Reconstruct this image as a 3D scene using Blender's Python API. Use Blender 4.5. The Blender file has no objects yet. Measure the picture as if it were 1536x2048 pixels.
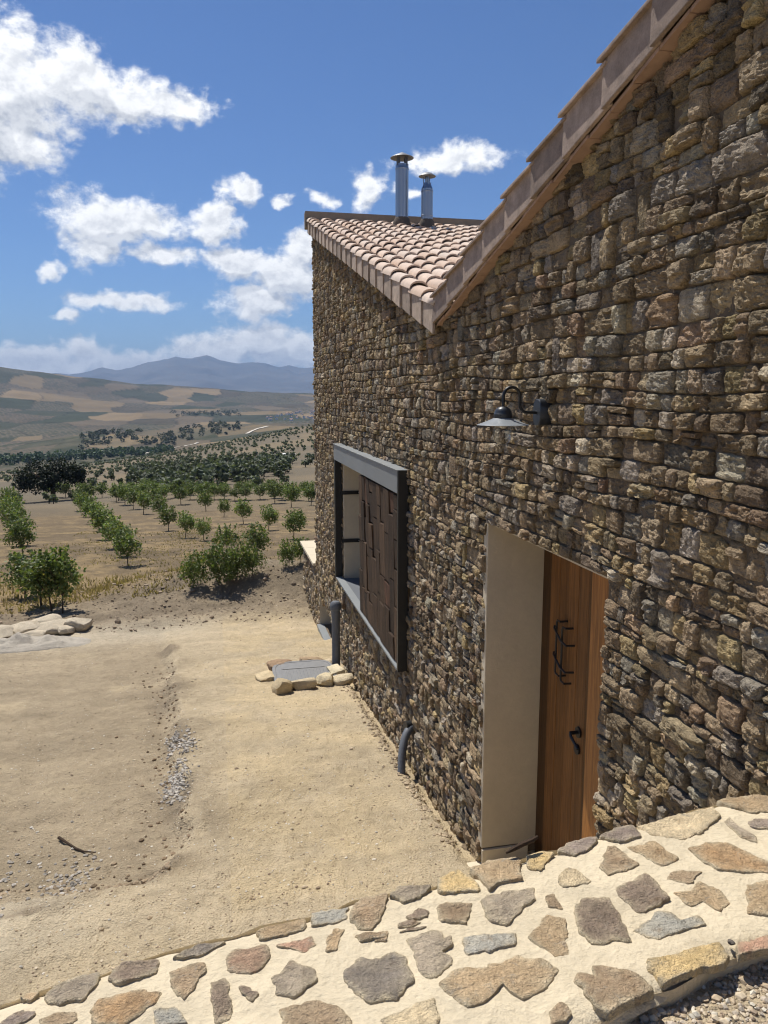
import bpy, bmesh, math, random
import numpy as np
from mathutils import Vector, Matrix

random.seed(7)
RNG = np.random.default_rng(7)
SC = bpy.context.scene
COL = SC.collection
R = math.radians

# ------------------------------------------------------------------ camera
# the eye is the origin; the house wall runs along +Y, its face is the plane X = WX
FPX = 1538.0
PITCH = math.atan(234 / FPX)
YAW = math.atan(337 / math.hypot(FPX, 234))
cam_d = bpy.data.cameras.new('camera')
cam = bpy.data.objects.new('camera', cam_d)
COL.objects.link(cam)
cam_d.sensor_fit = 'VERTICAL'
cam_d.sensor_height = 36.0
cam_d.lens = 36.0 * FPX / 2048
cam_d.clip_start = 0.05
cam_d.clip_end = 60000
cam.location = (0, 0, 0)
cam.rotation_euler = (math.pi / 2 - PITCH, 0, -YAW)
SC.camera = cam

# ------------------------------------------------------------------ sun, sky
SUN = Vector((-0.19, 0.44, 0.88)).normalized()
sun_d = bpy.data.lights.new('sun', 'SUN')
sun_d.energy = 5.0
sun_d.angle = R(0.53)
sun_d.color = (1.0, 0.95, 0.87)
sun = bpy.data.objects.new('sun', sun_d)
COL.objects.link(sun)
sun.rotation_euler = SUN.to_track_quat('Z', 'Y').to_euler()
SC.view_settings.view_transform = 'Standard'
SC.view_settings.look = 'None'
SC.view_settings.exposure = 0.24
SC.view_settings.gamma = 1.0
SC.view_settings.use_curve_mapping = False
SC.cycles.use_denoising = True
SC.cycles.denoiser = 'OPENIMAGEDENOISE'
SC.cycles.denoising_input_passes = 'RGB_ALBEDO_NORMAL'
SC.cycles.denoising_prefilter = 'ACCURATE'
SC.cycles.max_bounces = 5
SC.cycles.diffuse_bounces = 3
SC.cycles.glossy_bounces = 2
SC.cycles.transmission_bounces = 4
SC.cycles.transparent_max_bounces = 6
SC.cycles.use_adaptive_sampling = True
SC.cycles.adaptive_threshold = 0.02
SC.cycles.use_light_tree = False
SC.cycles.filter_width = 1.15
SC.cycles.volume_bounces = 0
SC.cycles.sample_clamp_indirect = 3.0


def ray(u, v):
    """direction through a photograph pixel (1536 x 2048)"""
    x = (u - 768) / FPX
    y = -(v - 1024) / FPX
    F = math.cos(PITCH) + y * math.sin(PITCH)
    Z = -math.sin(PITCH) + y * math.cos(PITCH)
    return np.array([F * math.sin(YAW) + x * math.cos(YAW), F * math.cos(YAW) - x * math.sin(YAW), Z])


def project(P):
    P = np.asarray(P, float)
    X, Y, Z = P[..., 0], P[..., 1], P[..., 2]
    F = X * math.sin(YAW) + Y * math.cos(YAW)
    s = X * math.cos(YAW) - Y * math.sin(YAW)
    zc = F * math.cos(PITCH) - Z * math.sin(PITCH)
    yc = F * math.sin(PITCH) + Z * math.cos(PITCH)
    zc = np.where(zc < 0.05, 0.05, zc)
    return 768 + FPX * s / zc, 1024 - FPX * yc / zc


# ------------------------------------------------------------------ node helper
class NT:
    def __init__(self, tree):
        self.t = tree
        self.n = tree.nodes
        self.l = tree.links

    def new(self, kind, **kw):
        nd = self.n.new(kind)
        ins = kw.pop('ins', {})
        for k, v in kw.items():
            setattr(nd, k, v)
        for k, v in ins.items():
            self.put(nd.inputs[k], v)
        return nd

    def put(self, sock, v):
        if hasattr(v, 'is_output') or isinstance(v, bpy.types.NodeSocket):
            self.l.new(v, sock)
        else:
            sock.default_value = v

    def math(self, op, a, b=None, c=None, clamp=False):
        nd = self.new('ShaderNodeMath', operation=op)
        nd.use_clamp = clamp
        self.put(nd.inputs[0], a)
        if b is not None:
            self.put(nd.inputs[1], b)
        if c is not None:
            self.put(nd.inputs[2], c)
        return nd.outputs[0]

    def vec(self, op, a, b=None, out=0):
        nd = self.new('ShaderNodeVectorMath', operation=op)
        self.put(nd.inputs[0], a)
        if b is not None:
            self.put(nd.inputs[1], b)
        return nd.outputs[out]

    def noise(self, vec, scale, detail=4, rough=0.55, dist=0.0, out=0):
        nd = self.new('ShaderNodeTexNoise', ins={'Scale': scale, 'Detail': detail, 'Roughness': rough, 'Distortion': dist})
        self.put(nd.inputs['Vector'], vec)
        return nd.outputs[out]

    def mix(self, fac, a, b, blend='MIX'):
        nd = self.new('ShaderNodeMix', data_type='RGBA', blend_type=blend)
        self.put(nd.inputs['Factor'], fac)
        self.put(nd.inputs[6], a)
        self.put(nd.inputs[7], b)
        return nd.outputs[2]

    def ramp(self, fac, stops):
        nd = self.new('ShaderNodeMapRange', interpolation_type='SMOOTHSTEP',
                      ins={'From Min': stops[0], 'From Max': stops[1], 'To Min': stops[2], 'To Max': stops[3]})
        self.put(nd.inputs['Value'], fac)
        return nd.outputs[0]

    def bump(self, h, strength=0.5, dist=0.01, normal=None):
        nd = self.new('ShaderNodeBump', ins={'Strength': strength, 'Distance': dist})
        self.put(nd.inputs['Height'], h)
        if normal is not None:
            self.put(nd.inputs['Normal'], normal)
        return nd.outputs[0]


def c4(c):
    return (c[0], c[1], c[2], 1.0)


# ------------------------------------------------------------------ world: Nishita sky with cumulus clouds at infinity
world = bpy.data.worlds.new('World')
SC.world = world
world.use_nodes = True
world.cycles.sampling_method = 'MANUAL'
world.cycles.sample_map_resolution = 512
nt = NT(world.node_tree)
for nd in list(nt.n):
    nt.n.remove(nd)
sky = nt.new('ShaderNodeTexSky', sky_type='NISHITA')
sky.sun_disc = False
sky.sun_elevation = math.asin(SUN.z)
sky.sun_rotation = math.atan2(SUN.x, SUN.y)
sky.altitude = 900
sky.air_density = 1.0
sky.dust_density = 0.35
sky.ozone_density = 2.2
SKY_STR = 0.105
tc = nt.new('ShaderNodeTexCoord')
sep = nt.new('ShaderNodeSeparateXYZ')
nt.put(sep.inputs[0], nt.vec('NORMALIZE', tc.outputs['Generated']))
az = nt.math('ARCTAN2', sep.outputs[0], sep.outputs[1])
el = nt.math('ARCSINE', sep.outputs[2])
# the cloud bank goes on round the horizon: it recurs every 1.3 rad with other detail
azw = nt.math('WRAP', az, 0.20 + 0.65, 0.20 - 0.65)


def comb(a, b):
    nd = nt.new('ShaderNodeCombineXYZ')
    nt.put(nd.inputs[0], a)
    nt.put(nd.inputs[1], b)
    return nd.outputs[0]


raw = comb(az, el)
pw = comb(azw, el)
CLOUDS = [  # centre and half size of each cumulus, photograph pixels
    (30, 185, 130, 118), (150, 165, 105, 68), (255, 195, 95, 45), (345, 215, 80, 32), (-70, 210, 140, 130), (45, 285, 70, 42),
    (915, 316, 108, 30), (742, 378, 52, 40), (820, 385, 34, 15),
    (640, 385, 34, 17), (570, 393, 40, 17), (478, 385, 38, 30), (428, 448, 48, 33),
    (225, 432, 140, 46), (190, 488, 60, 36), (300, 440, 60, 30), (100, 530, 34, 22),
    (340, 505, 80, 24), (470, 520, 110, 34), (575, 540, 90, 56), (520, 600, 95, 46), (620, 500, 60, 40),
    (240, 605, 100, 27), (300, 600, 46, 22), (150, 640, 32, 14), (577, 628, 28, 12),
    (80, 725, 130, 42), (165, 712, 55, 30), (290, 738, 130, 34), (430, 715, 100, 42), (520, 690, 100, 44), (600, 705, 90, 50), (0, 735, 80, 32),
    (560, 545, 70, 40), (700, 560, 90, 50), (760, 690, 120, 40),
]


def cloud_field(vw, vr):
    # ragged the outline
    n1 = nt.noise(vr, 16.0, 3, 0.6, out=1)
    off = nt.vec('MULTIPLY', nt.vec('SUBTRACT', n1, (0.5, 0.5, 0.5)), (0.085, 0.06, 0.0))
    q = nt.vec('ADD', vw, off)
    cur = None
    for (cx, cy, rx, ry) in CLOUDS:
        r = ray(cx, cy)
        a0 = math.atan2(r[0], r[1])
        e0 = math.asin(r[2] / np.linalg.norm(r))
        k = FPX * 0.985 * (1.12 if ry > 36 and cy < 660 else 1.0)
        d = nt.vec('SUBTRACT', q, (a0, e0, 0))
        d = nt.vec('MULTIPLY', d, (k / rx, k / ry, 0))
        L = nt.vec('LENGTH', d, out=1)
        off = 0.85 * min(max((32 - ry) / 32, 0), 1)
        if off > 0:
            L = nt.math('ADD', nt.math('MULTIPLY', L, 1 - 0.35 * off), off)
        if cur is None:
            cur = L
        else:
            nd = nt.new('ShaderNodeMath', operation='SMOOTH_MIN')
            nt.put(nd.inputs[0], cur)
            nt.put(nd.inputs[1], L)
            nd.inputs[2].default_value = 0.25
            cur = nd.outputs[0]
    return cur


def puffs(v):
    a = nt.noise(v, 26.0, 6, 0.6, 0.2)
    b = nt.noise(v, 70.0, 6, 0.66, 0.25)
    return nt.math('ADD', nt.math('MULTIPLY', nt.math('SUBTRACT', a, 0.5), 1.5),
                   nt.math('MULTIPLY', nt.math('SUBTRACT', b, 0.5), 0.7))


L = cloud_field(pw, raw)
L1 = cloud_field(nt.vec('ADD', pw, (-0.008, 0.022, 0.0)), nt.vec('ADD', raw, (-0.008, 0.022, 0.0)))
stretch = nt.vec('MULTIPLY', raw, (1.0, 1.35, 1.0))
P0 = puffs(stretch)
P1 = puffs(nt.vec('ADD', stretch, (-0.004, 0.013, 0.0)))
dens = nt.math('ADD', nt.math('SUBTRACT', 1.02, L), P0)
alpha = nt.ramp(dens, (-0.14, 0.50, 0.0, 1.0))
# thick and under-lit parts turn pearl grey
slope = nt.math('SUBTRACT', P0, P1)
lit = nt.ramp(slope, (-0.36, 0.22, 0.0, 1.0))
thick = nt.ramp(dens, (0.35, 1.15, 1.0, 0.35))
topl = nt.ramp(nt.math('SUBTRACT', L1, L), (-0.16, 0.18, 0.0, 1.0))
shade = nt.math('ADD', nt.math('MULTIPLY', lit, 0.40), nt.math('ADD', nt.math('MULTIPLY', thick, 0.22), nt.math('MULTIPLY', topl, 0.38)))
ccol = nt.mix(shade, (0.30, 0.34, 0.42, 1), (1.10, 1.10, 1.09, 1))
above = nt.ramp(el, (-0.02, 0.01, 0.0, 1.0))
skyc = nt.vec('SCALE', sky.outputs[0])
skyc.node.inputs['Scale'].default_value = SKY_STR
skyt = nt.mix(1.0, skyc, (0.45, 0.595, 0.80, 1), 'MULTIPLY')
fin = nt.mix(nt.math('MULTIPLY', nt.math('MULTIPLY', alpha, above), 0.97), skyt, ccol)
bg = nt.new('ShaderNodeBackground', ins={'Strength': 1.0})
nt.put(bg.inputs['Color'], fin)
wo = nt.new('ShaderNodeOutputWorld')
nt.l.new(bg.outputs[0], wo.inputs['Surface'])


# ------------------------------------------------------------------ numpy noise
def _h(ix, iy, iz, seed):
    n = (ix.astype(np.int64) * 374761393 + iy.astype(np.int64) * 668265263 + iz.astype(np.int64) * 2147483647 + seed * 1274126177) & 0xFFFFFFFF
    n = ((n ^ (n >> 13)) * 1274126177) & 0xFFFFFFFF
    n = ((n ^ (n >> 16)) * 2246822519) & 0xFFFFFFFF
    return ((n ^ (n >> 15)) & 0xFFFFFF) / float(0xFFFFFF)


def vnoise(x, y, z=None, seed=0):
    x = np.asarray(x, float)
    y = np.asarray(y, float) + np.zeros_like(x)
    if z is None:
        ix, iy = np.floor(x), np.floor(y)
        fx, fy = x - ix, y - iy
        fx = fx * fx * (3 - 2 * fx)
        fy = fy * fy * (3 - 2 * fy)
        zi = np.zeros_like(ix)
        a = _h(ix, iy, zi, seed) * (1 - fx) + _h(ix + 1, iy, zi, seed) * fx
        b = _h(ix, iy + 1, zi, seed) * (1 - fx) + _h(ix + 1, iy + 1, zi, seed) * fx
        return (a * (1 - fy) + b * fy) * 2 - 1
    z = np.asarray(z, float) + np.zeros_like(x)
    ix, iy, iz = np.floor(x), np.floor(y), np.floor(z)
    fx, fy, fz = x - ix, y - iy, z - iz
    fx = fx * fx * (3 - 2 * fx)
    fy = fy * fy * (3 - 2 * fy)
    fz = fz * fz * (3 - 2 * fz)
    out = 0
    for dx in (0, 1):
        for dy in (0, 1):
            for dz in (0, 1):
                w = (fx if dx else 1 - fx) * (fy if dy else 1 - fy) * (fz if dz else 1 - fz)
                out = out + w * _h(ix + dx, iy + dy, iz + dz, seed)
    return out * 2 - 1


def fbm(x, y, z=None, octaves=4, seed=0, gain=0.5):
    x = np.asarray(x, float)
    y = np.asarray(y, float)
    a, s, t = 1.0, 0.0, 0.0
    for o in range(octaves):
        s = s + a * vnoise(x, y, z, seed + o * 17)
        t += a
        x = x * 2.03 + 11.3
        y = y * 2.03 + 5.7
        z = None if z is None else z * 2.03 + 3.1
        a *= gain
    return s / t


def sst(a, b, x):
    t = np.clip((np.asarray(x, float) - a) / (b - a), 0, 1)
    return t * t * (3 - 2 * t)


# ------------------------------------------------------------------ mesh helpers
def mesh_np(name, V, F, mats, smooth=True, tint=None, mat_index=None):
    V = np.asarray(V, np.float32)
    me = bpy.data.meshes.new(name)
    F = np.asarray(F, np.int32)
    m, k = F.shape
    me.vertices.add(len(V))
    me.vertices.foreach_set('co', V.ravel())
    me.loops.add(m * k)
    me.loops.foreach_set('vertex_index', F.ravel())
    me.polygons.add(m)
    me.polygons.foreach_set('loop_start', np.arange(0, m * k, k, dtype=np.int32))
    me.polygons.foreach_set('use_smooth', np.full(m, smooth, bool))
    for mt in (mats if isinstance(mats, (list, tuple)) else [mats]):
        me.materials.append(mt)
    if mat_index is not None:
        me.polygons.foreach_set('material_index', np.asarray(mat_index, np.int32))
    if tint is not None:
        at = me.attributes.new('tint', 'FLOAT_COLOR', 'POINT')
        t = np.ones((len(V), 4), np.float32)
        t[:, :3] = tint
        at.data.foreach_set('color', t.ravel())
    me.update(calc_edges=True)
    return me


def link(name, me, parent=None, loc=None, rot=None, scale=None):
    o = bpy.data.objects.new(name, me)
    COL.objects.link(o)
    if parent is not None:
        o.parent = parent
    if loc is not None:
        o.location = loc
    if rot is not None:
        o.rotation_euler = rot
    if scale is not None:
        o.scale = scale
    return o


def tag(o, label=None, cat=None, group=None, kind=None):
    if label:
        o['label'] = label
    if cat:
        o['category'] = cat
    if group:
        o['group'] = group
    if kind:
        o['kind'] = kind
    return o


def empty(name, loc=(0, 0, 0)):
    o = bpy.data.objects.new(name, None)
    COL.objects.link(o)
    o.location = loc
    o.empty_display_size = 0.1
    return o


class MB:
    """collects simple solids; build() links them as ONE mesh object"""
    def __init__(self):
        self.v, self.f = [], []

    def add(self, vs, fs):
        b = len(self.v)
        self.v += [tuple(map(float, p)) for p in vs]
        self.f += [tuple(b + i for i in f) for f in fs]
        return self

    def box(self, a, b):
        x0, y0, z0 = a
        x1, y1, z1 = b
        self.add([(x0, y0, z0), (x1, y0, z0), (x1, y1, z0), (x0, y1, z0), (x0, y0, z1), (x1, y0, z1), (x1, y1, z1), (x0, y1, z1)],
                 [(0, 3, 2, 1), (4, 5, 6, 7), (0, 1, 5, 4), (1, 2, 6, 5), (2, 3, 7, 6), (3, 0, 4, 7)])
        return self

    def hexa(self, p):  # 8 points, bottom loop then top loop
        self.add(p, [(0, 3, 2, 1), (4, 5, 6, 7), (0, 1, 5, 4), (1, 2, 6, 5), (2, 3, 7, 6), (3, 0, 4, 7)])
        return self

    def tube(self, pts, r, n=10, caps=True):
        pts = [Vector(p) for p in pts]
        rs = r if isinstance(r, (list, tuple)) else [r] * len(pts)
        rings = []
        up = None
        for i, p in enumerate(pts):
            t = (pts[min(i + 1, len(pts) - 1)] - pts[max(i - 1, 0)]).normalized()
            if up is None:
                up = Vector((0, 0, 1)) if abs(t.z) < 0.9 else Vector((1, 0, 0))
            s = t.cross(up).normalized()
            up = s.cross(t).normalized()
            rings.append([p + (s * math.cos(2 * math.pi * k / n) + up * math.sin(2 * math.pi * k / n)) * rs[i] for k in range(n)])
        vs = [q for rg in rings for q in rg]
        fs = []
        for i in range(len(pts) - 1):
            for k in range(n):
                fs.append((i * n + k, i * n + (k + 1) % n, (i + 1) * n + (k + 1) % n, (i + 1) * n + k))
        if caps:
            fs.append(tuple(range(n - 1, -1, -1)))
            fs.append(tuple((len(pts) - 1) * n + k for k in range(n)))
        self.add(vs, fs)
        return self

    def lathe(self, prof, n=24, c=(0, 0, 0), close=False):
        vs, fs = [], []
        for (r, z) in prof:
            for k in range(n):
                a = 2 * math.pi * k / n
                vs.append((c[0] + r * math.cos(a), c[1] + r * math.sin(a), c[2] + z))
        for i in range(len(prof) - 1):
            for k in range(n):
                fs.append((i * n + k, i * n + (k + 1) % n, (i + 1) * n + (k + 1) % n, (i + 1) * n + k))
        self.add(vs, fs)
        return self

    def mesh(self, name, mat, smooth=False, bevel=0.0, tint=None):
        me = bpy.data.meshes.new(name)
        me.from_pydata(self.v, [], self.f)
        bm = bmesh.new()
        bm.from_mesh(me)
        bmesh.ops.recalc_face_normals(bm, faces=bm.faces)
        if bevel:
            bmesh.ops.bevel(bm, geom=list(bm.edges), offset=bevel, segments=2, affect='EDGES', profile=0.6)
        bm.to_mesh(me)
        bm.free()
        me.materials.append(mat)
        me.polygons.foreach_set('use_smooth', np.full(len(me.polygons), smooth, bool))
        if tint is not None:
            at = me.attributes.new('tint', 'FLOAT_COLOR', 'POINT')
            at.data.foreach_set('color', np.tile(np.array(list(tint) + [1.0], np.float32), len(me.vertices)))
        me.update()
        return me

    def build(self, name, mat, parent=None, smooth=False, bevel=0.0, tint=None):
        return link(name, self.mesh(name, mat, smooth, bevel, tint), parent)


def auto_smooth(o, ang=35):
    me = o.data
    me.polygons.foreach_set('use_smooth', np.ones(len(me.polygons), bool))
    bm = bmesh.new()
    bm.from_mesh(me)
    for e in bm.edges:
        if len(e.link_faces) == 2 and e.calc_face_angle(0) > R(ang):
            e.smooth = False
    bm.to_mesh(me)
    bm.free()
    return o


# ------------------------------------------------------------------ materials
def new_mat(name):
    m = bpy.data.materials.new(name)
    m.use_nodes = True
    t = NT(m.node_tree)
    for nd in list(t.n):
        t.n.remove(nd)
    out = t.new('ShaderNodeOutputMaterial')
    bs = t.new('ShaderNodeBsdfPrincipled')
    t.l.new(bs.outputs[0], out.inputs['Surface'])
    return m, t, bs, out


def pos(t):
    return t.new('ShaderNodeNewGeometry').outputs['Position']


def tint_of(t):
    nd = t.new('ShaderNodeAttribute', attribute_name='tint')
    return nd.outputs['Color']


def grey(t, v):
    nd = t.new('ShaderNodeCombineColor')
    for i in range(3):
        t.put(nd.inputs[i], v)
    return nd.outputs[0]


def mat_stone(name, s=1.0, contrast=0.62, bump=0.9, rough=0.9, pale=0.35):
    m, t, b, out = new_mat(name)
    p = pos(t)
    big = t.noise(p, 11 * s, 3, 0.6, 0.6)
    fine = t.noise(p, 110 * s, 3, 0.78)
    streak = t.noise(t.vec('MULTIPLY', p, (1.0, 0.35, 2.4)), 24 * s, 3, 0.65, 0.8)
    f = t.math('ADD', t.math('MULTIPLY', t.math('SUBTRACT', big, 0.5), contrast * 2.4),
               t.math('ADD', t.math('MULTIPLY', t.math('SUBTRACT', fine, 0.5), contrast * 2.0),
                      t.math('MULTIPLY', t.math('SUBTRACT', streak, 0.5), contrast * 1.5)))
    k = t.math('ADD', 1.0, f)
    col = t.mix(1.0, tint_of(t), grey(t, t.math('MAXIMUM', k, 0.25)), 'MULTIPLY')
    # lime and lichen patches
    lm = t.ramp(t.noise(p, 17 * s, 4, 0.7, 1.0), (0.57, 0.72, 0.0, pale))
    col = t.mix(lm, col, (0.42, 0.37, 0.29, 1))
    rust = t.ramp(t.noise(t.vec('ADD', p, (7.1, 3.3, 1.7)), 9 * s, 4, 0.6), (0.58, 0.75, 0.0, 0.4))
    col = t.mix(rust, col, (0.27, 0.155, 0.07, 1))
    t.put(b.inputs['Base Color'], col)
    b.inputs['Roughness'].default_value = rough
    b.inputs['Specular IOR Level'].default_value = 0.2
    h = t.math('ADD', t.math('ADD', t.noise(p, 45 * s, 4, 0.74, 0.3), t.math('MULTIPLY', streak, 0.5)), t.math('MULTIPLY', fine, 0.35))
    t.put(b.inputs['Normal'], t.bump(h, bump, 0.05 / s))
    return m


def mat_plain(name, col, rough=0.7, var=0.25, scale=8.0, bump=0.15, bdist=0.004, metal=0.0, spec=0.3, use_tint=False, stretch=(1, 1, 1)):
    m, t, b, out = new_mat(name)
    p = t.vec('MULTIPLY', pos(t), stretch)
    n = t.noise(p, scale, 6, 0.62, 0.3)
    n2 = t.noise(p, scale * 9, 4, 0.65)
    k = t.math('ADD', 1.0, t.math('ADD', t.math('MULTIPLY', t.math('SUBTRACT', n, 0.5), var * 2.2), t.math('MULTIPLY', t.math('SUBTRACT', n2, 0.5), var)))
    base = tint_of(t) if use_tint else c4(col)
    t.put(b.inputs['Base Color'], t.mix(1.0, base, grey(t, t.math('MAXIMUM', k, 0.15)), 'MULTIPLY'))
    t.put(b.inputs['Roughness'], t.math('ADD', rough, t.math('MULTIPLY', t.math('SUBTRACT', n, 0.5), 0.25), clamp=True))
    b.inputs['Metallic'].default_value = metal
    b.inputs['Specular IOR Level'].default_value = spec
    if bump:
        t.put(b.inputs['Normal'], t.bump(t.math('ADD', n, t.math('MULTIPLY', n2, 0.5)), bump, bdist))
    return m


def mat_wood(name, col, col2, scale=1.0, rough=0.55, bump=0.2, use_tint=False):
    m, t, b, out = new_mat(name)
    p = pos(t)
    g = t.vec('MULTIPLY', p, (22.0, 22.0, 1.1))
    n = t.noise(g, 3.0 * scale, 6, 0.65, 0.7)
    n2 = t.noise(t.vec('MULTIPLY', p, (90, 90, 3.0)), 3.0 * scale, 4, 0.6)
    f = t.ramp(t.math('ADD', t.math('MULTIPLY', n, 0.7), t.math('MULTIPLY', n2, 0.3)), (0.33, 0.68, 0.0, 1.0))
    c = t.mix(f, c4(col), c4(col2))
    if use_tint:
        c = t.mix(1.0, c, tint_of(t), 'MULTIPLY')
    t.put(b.inputs['Base Color'], c)
    b.inputs['Roughness'].default_value = rough
    b.inputs['Specular IOR Level'].default_value = 0.3
    t.put(b.inputs['Normal'], t.bump(f, bump, 0.008))
    return m


def mat_leaf(name, rough=0.55, trans=0.35):
    m, t, b, out = new_mat(name)
    oi = t.new('ShaderNodeObjectInfo')
    k = t.math('ADD', 0.75, t.math('MULTIPLY', oi.outputs['Random'], 0.5))
    col = t.mix(1.0, tint_of(t), grey(t, k), 'MULTIPLY')
    t.put(b.inputs['Base Color'], col)
    b.inputs['Roughness'].default_value = rough
    b.inputs['Specular IOR Level'].default_value = 0.35
    tr = t.new('ShaderNodeBsdfTranslucent')
    t.put(tr.inputs['Color'], t.mix(1.0, col, (1.2, 1.35, 0.55, 1), 'MULTIPLY'))
    mx = t.new('ShaderNodeMixShader')
    mx.inputs[0].default_value = trans
    t.l.new(b.outputs[0], mx.inputs[1])
    t.l.new(tr.outputs[0], mx.inputs[2])
    t.l.new(mx.outputs[0], out.inputs['Surface'])
    return m


M = {}
M['stone'] = mat_stone('wall_stone')
M['capstone'] = mat_stone('cap_stone', 1.8, 0.42, 0.8, 0.85, 0.6)
M['rock'] = mat_stone('pale_rock', 0.8, 0.3, 0.5, 0.92, 0.2)
M['joint'] = mat_plain('joint_mortar', (0.15, 0.115, 0.078), 0.95, 0.4, 14, 0.5, 0.02)
M['mortar'] = mat_plain('lime_mortar', (0.585, 0.50, 0.355), 0.95, 0.26, 8, 0.9, 0.014)
M['plaster'] = mat_plain('plaster', (0.52, 0.455, 0.345), 0.9, 0.18, 2.6, 0.4, 0.010)
M['steel'] = mat_plain('grey_painted_steel', (0.225, 0.24, 0.245), 0.45, 0.14, 6, 0.06, 0.002, 0.0, 0.5)
M['black'] = mat_plain('black_iron', (0.012, 0.013, 0.015), 0.42, 0.2, 20, 0.1, 0.001, 0.0, 0.5)
M['lampgrey'] = mat_plain('lamp_grey', (0.035, 0.040, 0.048), 0.38, 0.1, 20, 0.03, 0.001, 0.2, 0.5)
M['pvc'] = mat_plain('grey_plastic', (0.13, 0.14, 0.155), 0.5, 0.12, 12, 0.05, 0.001)
M['chrome'] = mat_plain('stainless_steel', (0.36, 0.38, 0.41), 0.34, 0.10, 5, 0.04, 0.002, 1.0, 0.5, stretch=(1, 1, 0.1))
M['chromedark'] = mat_plain('dark_steel', (0.10, 0.10, 0.105), 0.5, 0.3, 9, 0.05, 0.002, 0.6)  # darker than the flue pipe, for the struts under one rain cap
M['raincap'] = mat_plain('rain_cap_steel', (0.22, 0.225, 0.23), 0.5, 0.2, 9, 0.05, 0.002, 0.3)
M['tile'] = mat_plain('clay_tile', (0.5, 0.36, 0.26), 0.9, 0.26, 9, 0.35, 0.004, use_tint=True)
M['verge'] = mat_plain('clay_verge', (0.3, 0.2, 0.15), 0.9, 0.62, 14, 0.5, 0.005, use_tint=True)
M['rasilla'] = mat_plain('thin_brick', (0.36, 0.24, 0.175), 0.9, 0.25, 12, 0.4, 0.004)
M['collar'] = mat_plain('cement_collar', (0.12, 0.10, 0.08), 0.95, 0.3, 12, 0.6, 0.01)
M['ridge'] = mat_plain('ridge_cement', (0.24, 0.20, 0.155), 0.95, 0.22, 10, 0.4, 0.006)
M['door'] = mat_wood('door_wood', (0.11, 0.046, 0.014), (0.27, 0.125, 0.038), 1.0, 0.42, 0.12, True)
M['oldwood'] = mat_wood('weathered_wood', (0.020, 0.014, 0.010), (0.135, 0.085, 0.053), 0.9, 0.85, 1.0, True)
M['bark'] = mat_plain('bark', (0.10, 0.075, 0.05), 0.95, 0.4, 30, 0.6, 0.01)
M['twig'] = mat_plain('dry_twig', (0.055, 0.035, 0.022), 0.95, 0.4, 40, 0.6, 0.004)
M['leaf'] = mat_leaf('orchard_leaf')
M['oakleaf'] = mat_leaf('oak_leaf', 0.7, 0.15)
M['olive'] = mat_leaf('olive_leaf', 0.7, 0.2)
M['straw'] = mat_leaf('dry_grass', 0.8, 0.3)
M['pebble'] = mat_plain('pebble', (0.5, 0.4, 0.3), 0.9, 0.3, 40, 0.3, 0.003, use_tint=True)
M['white'] = mat_plain('whitewash', (0.70, 0.68, 0.64), 0.9, 0.1, 2, 0)
M['rooftile'] = mat_plain('far_roof', (0.30, 0.19, 0.13), 0.9, 0.2, 2, 0)
M['iron'] = mat_plain('cast_iron', (0.20, 0.198, 0.192), 0.55, 0.25, 18, 0.25, 0.002, 0.3, 0.5)
M['sand'] = mat_plain('grey_sand', (0.43, 0.385, 0.315), 0.95, 0.3, 12, 0.9, 0.03)
M['captile'] = mat_plain('cream_coping', (0.60, 0.52, 0.38), 0.85, 0.12, 6, 0.2, 0.004)
M['porcelain'] = mat_plain('porcelain', (0.6, 0.58, 0.54), 0.4, 0.05, 5, 0)

m, t, b, out = new_mat('glass_dark_pane')
b.inputs['Base Color'].default_value = (0.012, 0.014, 0.016, 1)
b.inputs['Roughness'].default_value = 0.06
M['pane'] = m
m, t, b, out = new_mat('clear_glass')
gl = t.new('ShaderNodeBsdfGlass', ins={'Roughness': 0.02, 'IOR': 1.12, 'Color': (0.97, 0.98, 0.97, 1)})
tp = t.new('ShaderNodeBsdfTransparent', ins={'Color': (0.97, 0.97, 0.96, 1)})
gs = t.new('ShaderNodeBsdfGlossy', ins={'Roughness': 0.05})
lw = t.new('ShaderNodeLayerWeight', ins={'Blend': 0.35})
mx = t.new('ShaderNodeMixShader')
t.l.new(t.math('MULTIPLY', lw.outputs['Facing'], 0.7), mx.inputs[0])
t.l.new(tp.outputs[0], mx.inputs[1])
t.l.new(gs.outputs[0], mx.inputs[2])
t.l.new(mx.outputs[0], out.inputs['Surface'])
M['glass'] = m

# ground: colour of the soil itself comes from the sheet (tint); the shader adds grain and relief
m, t, b, out = new_mat('soil')
p = pos(t)
cd = t.new('ShaderNodeAttribute', attribute_name='grove')
grove = cd.outputs['Fac']
n1 = t.noise(p, 2.2, 4, 0.62, 0.4)
n2 = t.noise(p, 14.0, 4, 0.68, 0.3)
n3 = t.noise(p, 80.0, 4, 0.78)
vor = t.new('ShaderNodeTexVoronoi', feature='F1', ins={'Scale': 70.0})
t.put(vor.inputs['Vector'], p)
k = t.math('ADD', 1.0, t.math('ADD', t.math('MULTIPLY', t.math('SUBTRACT', n1, 0.5), 0.40),
           t.math('ADD', t.math('MULTIPLY', t.math('SUBTRACT', n2, 0.5), 0.55), t.math('MULTIPLY', t.math('SUBTRACT', n3, 0.5), 1.0))))
col = t.mix(1.0, tint_of(t), grey(t, k), 'MULTIPLY')
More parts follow.
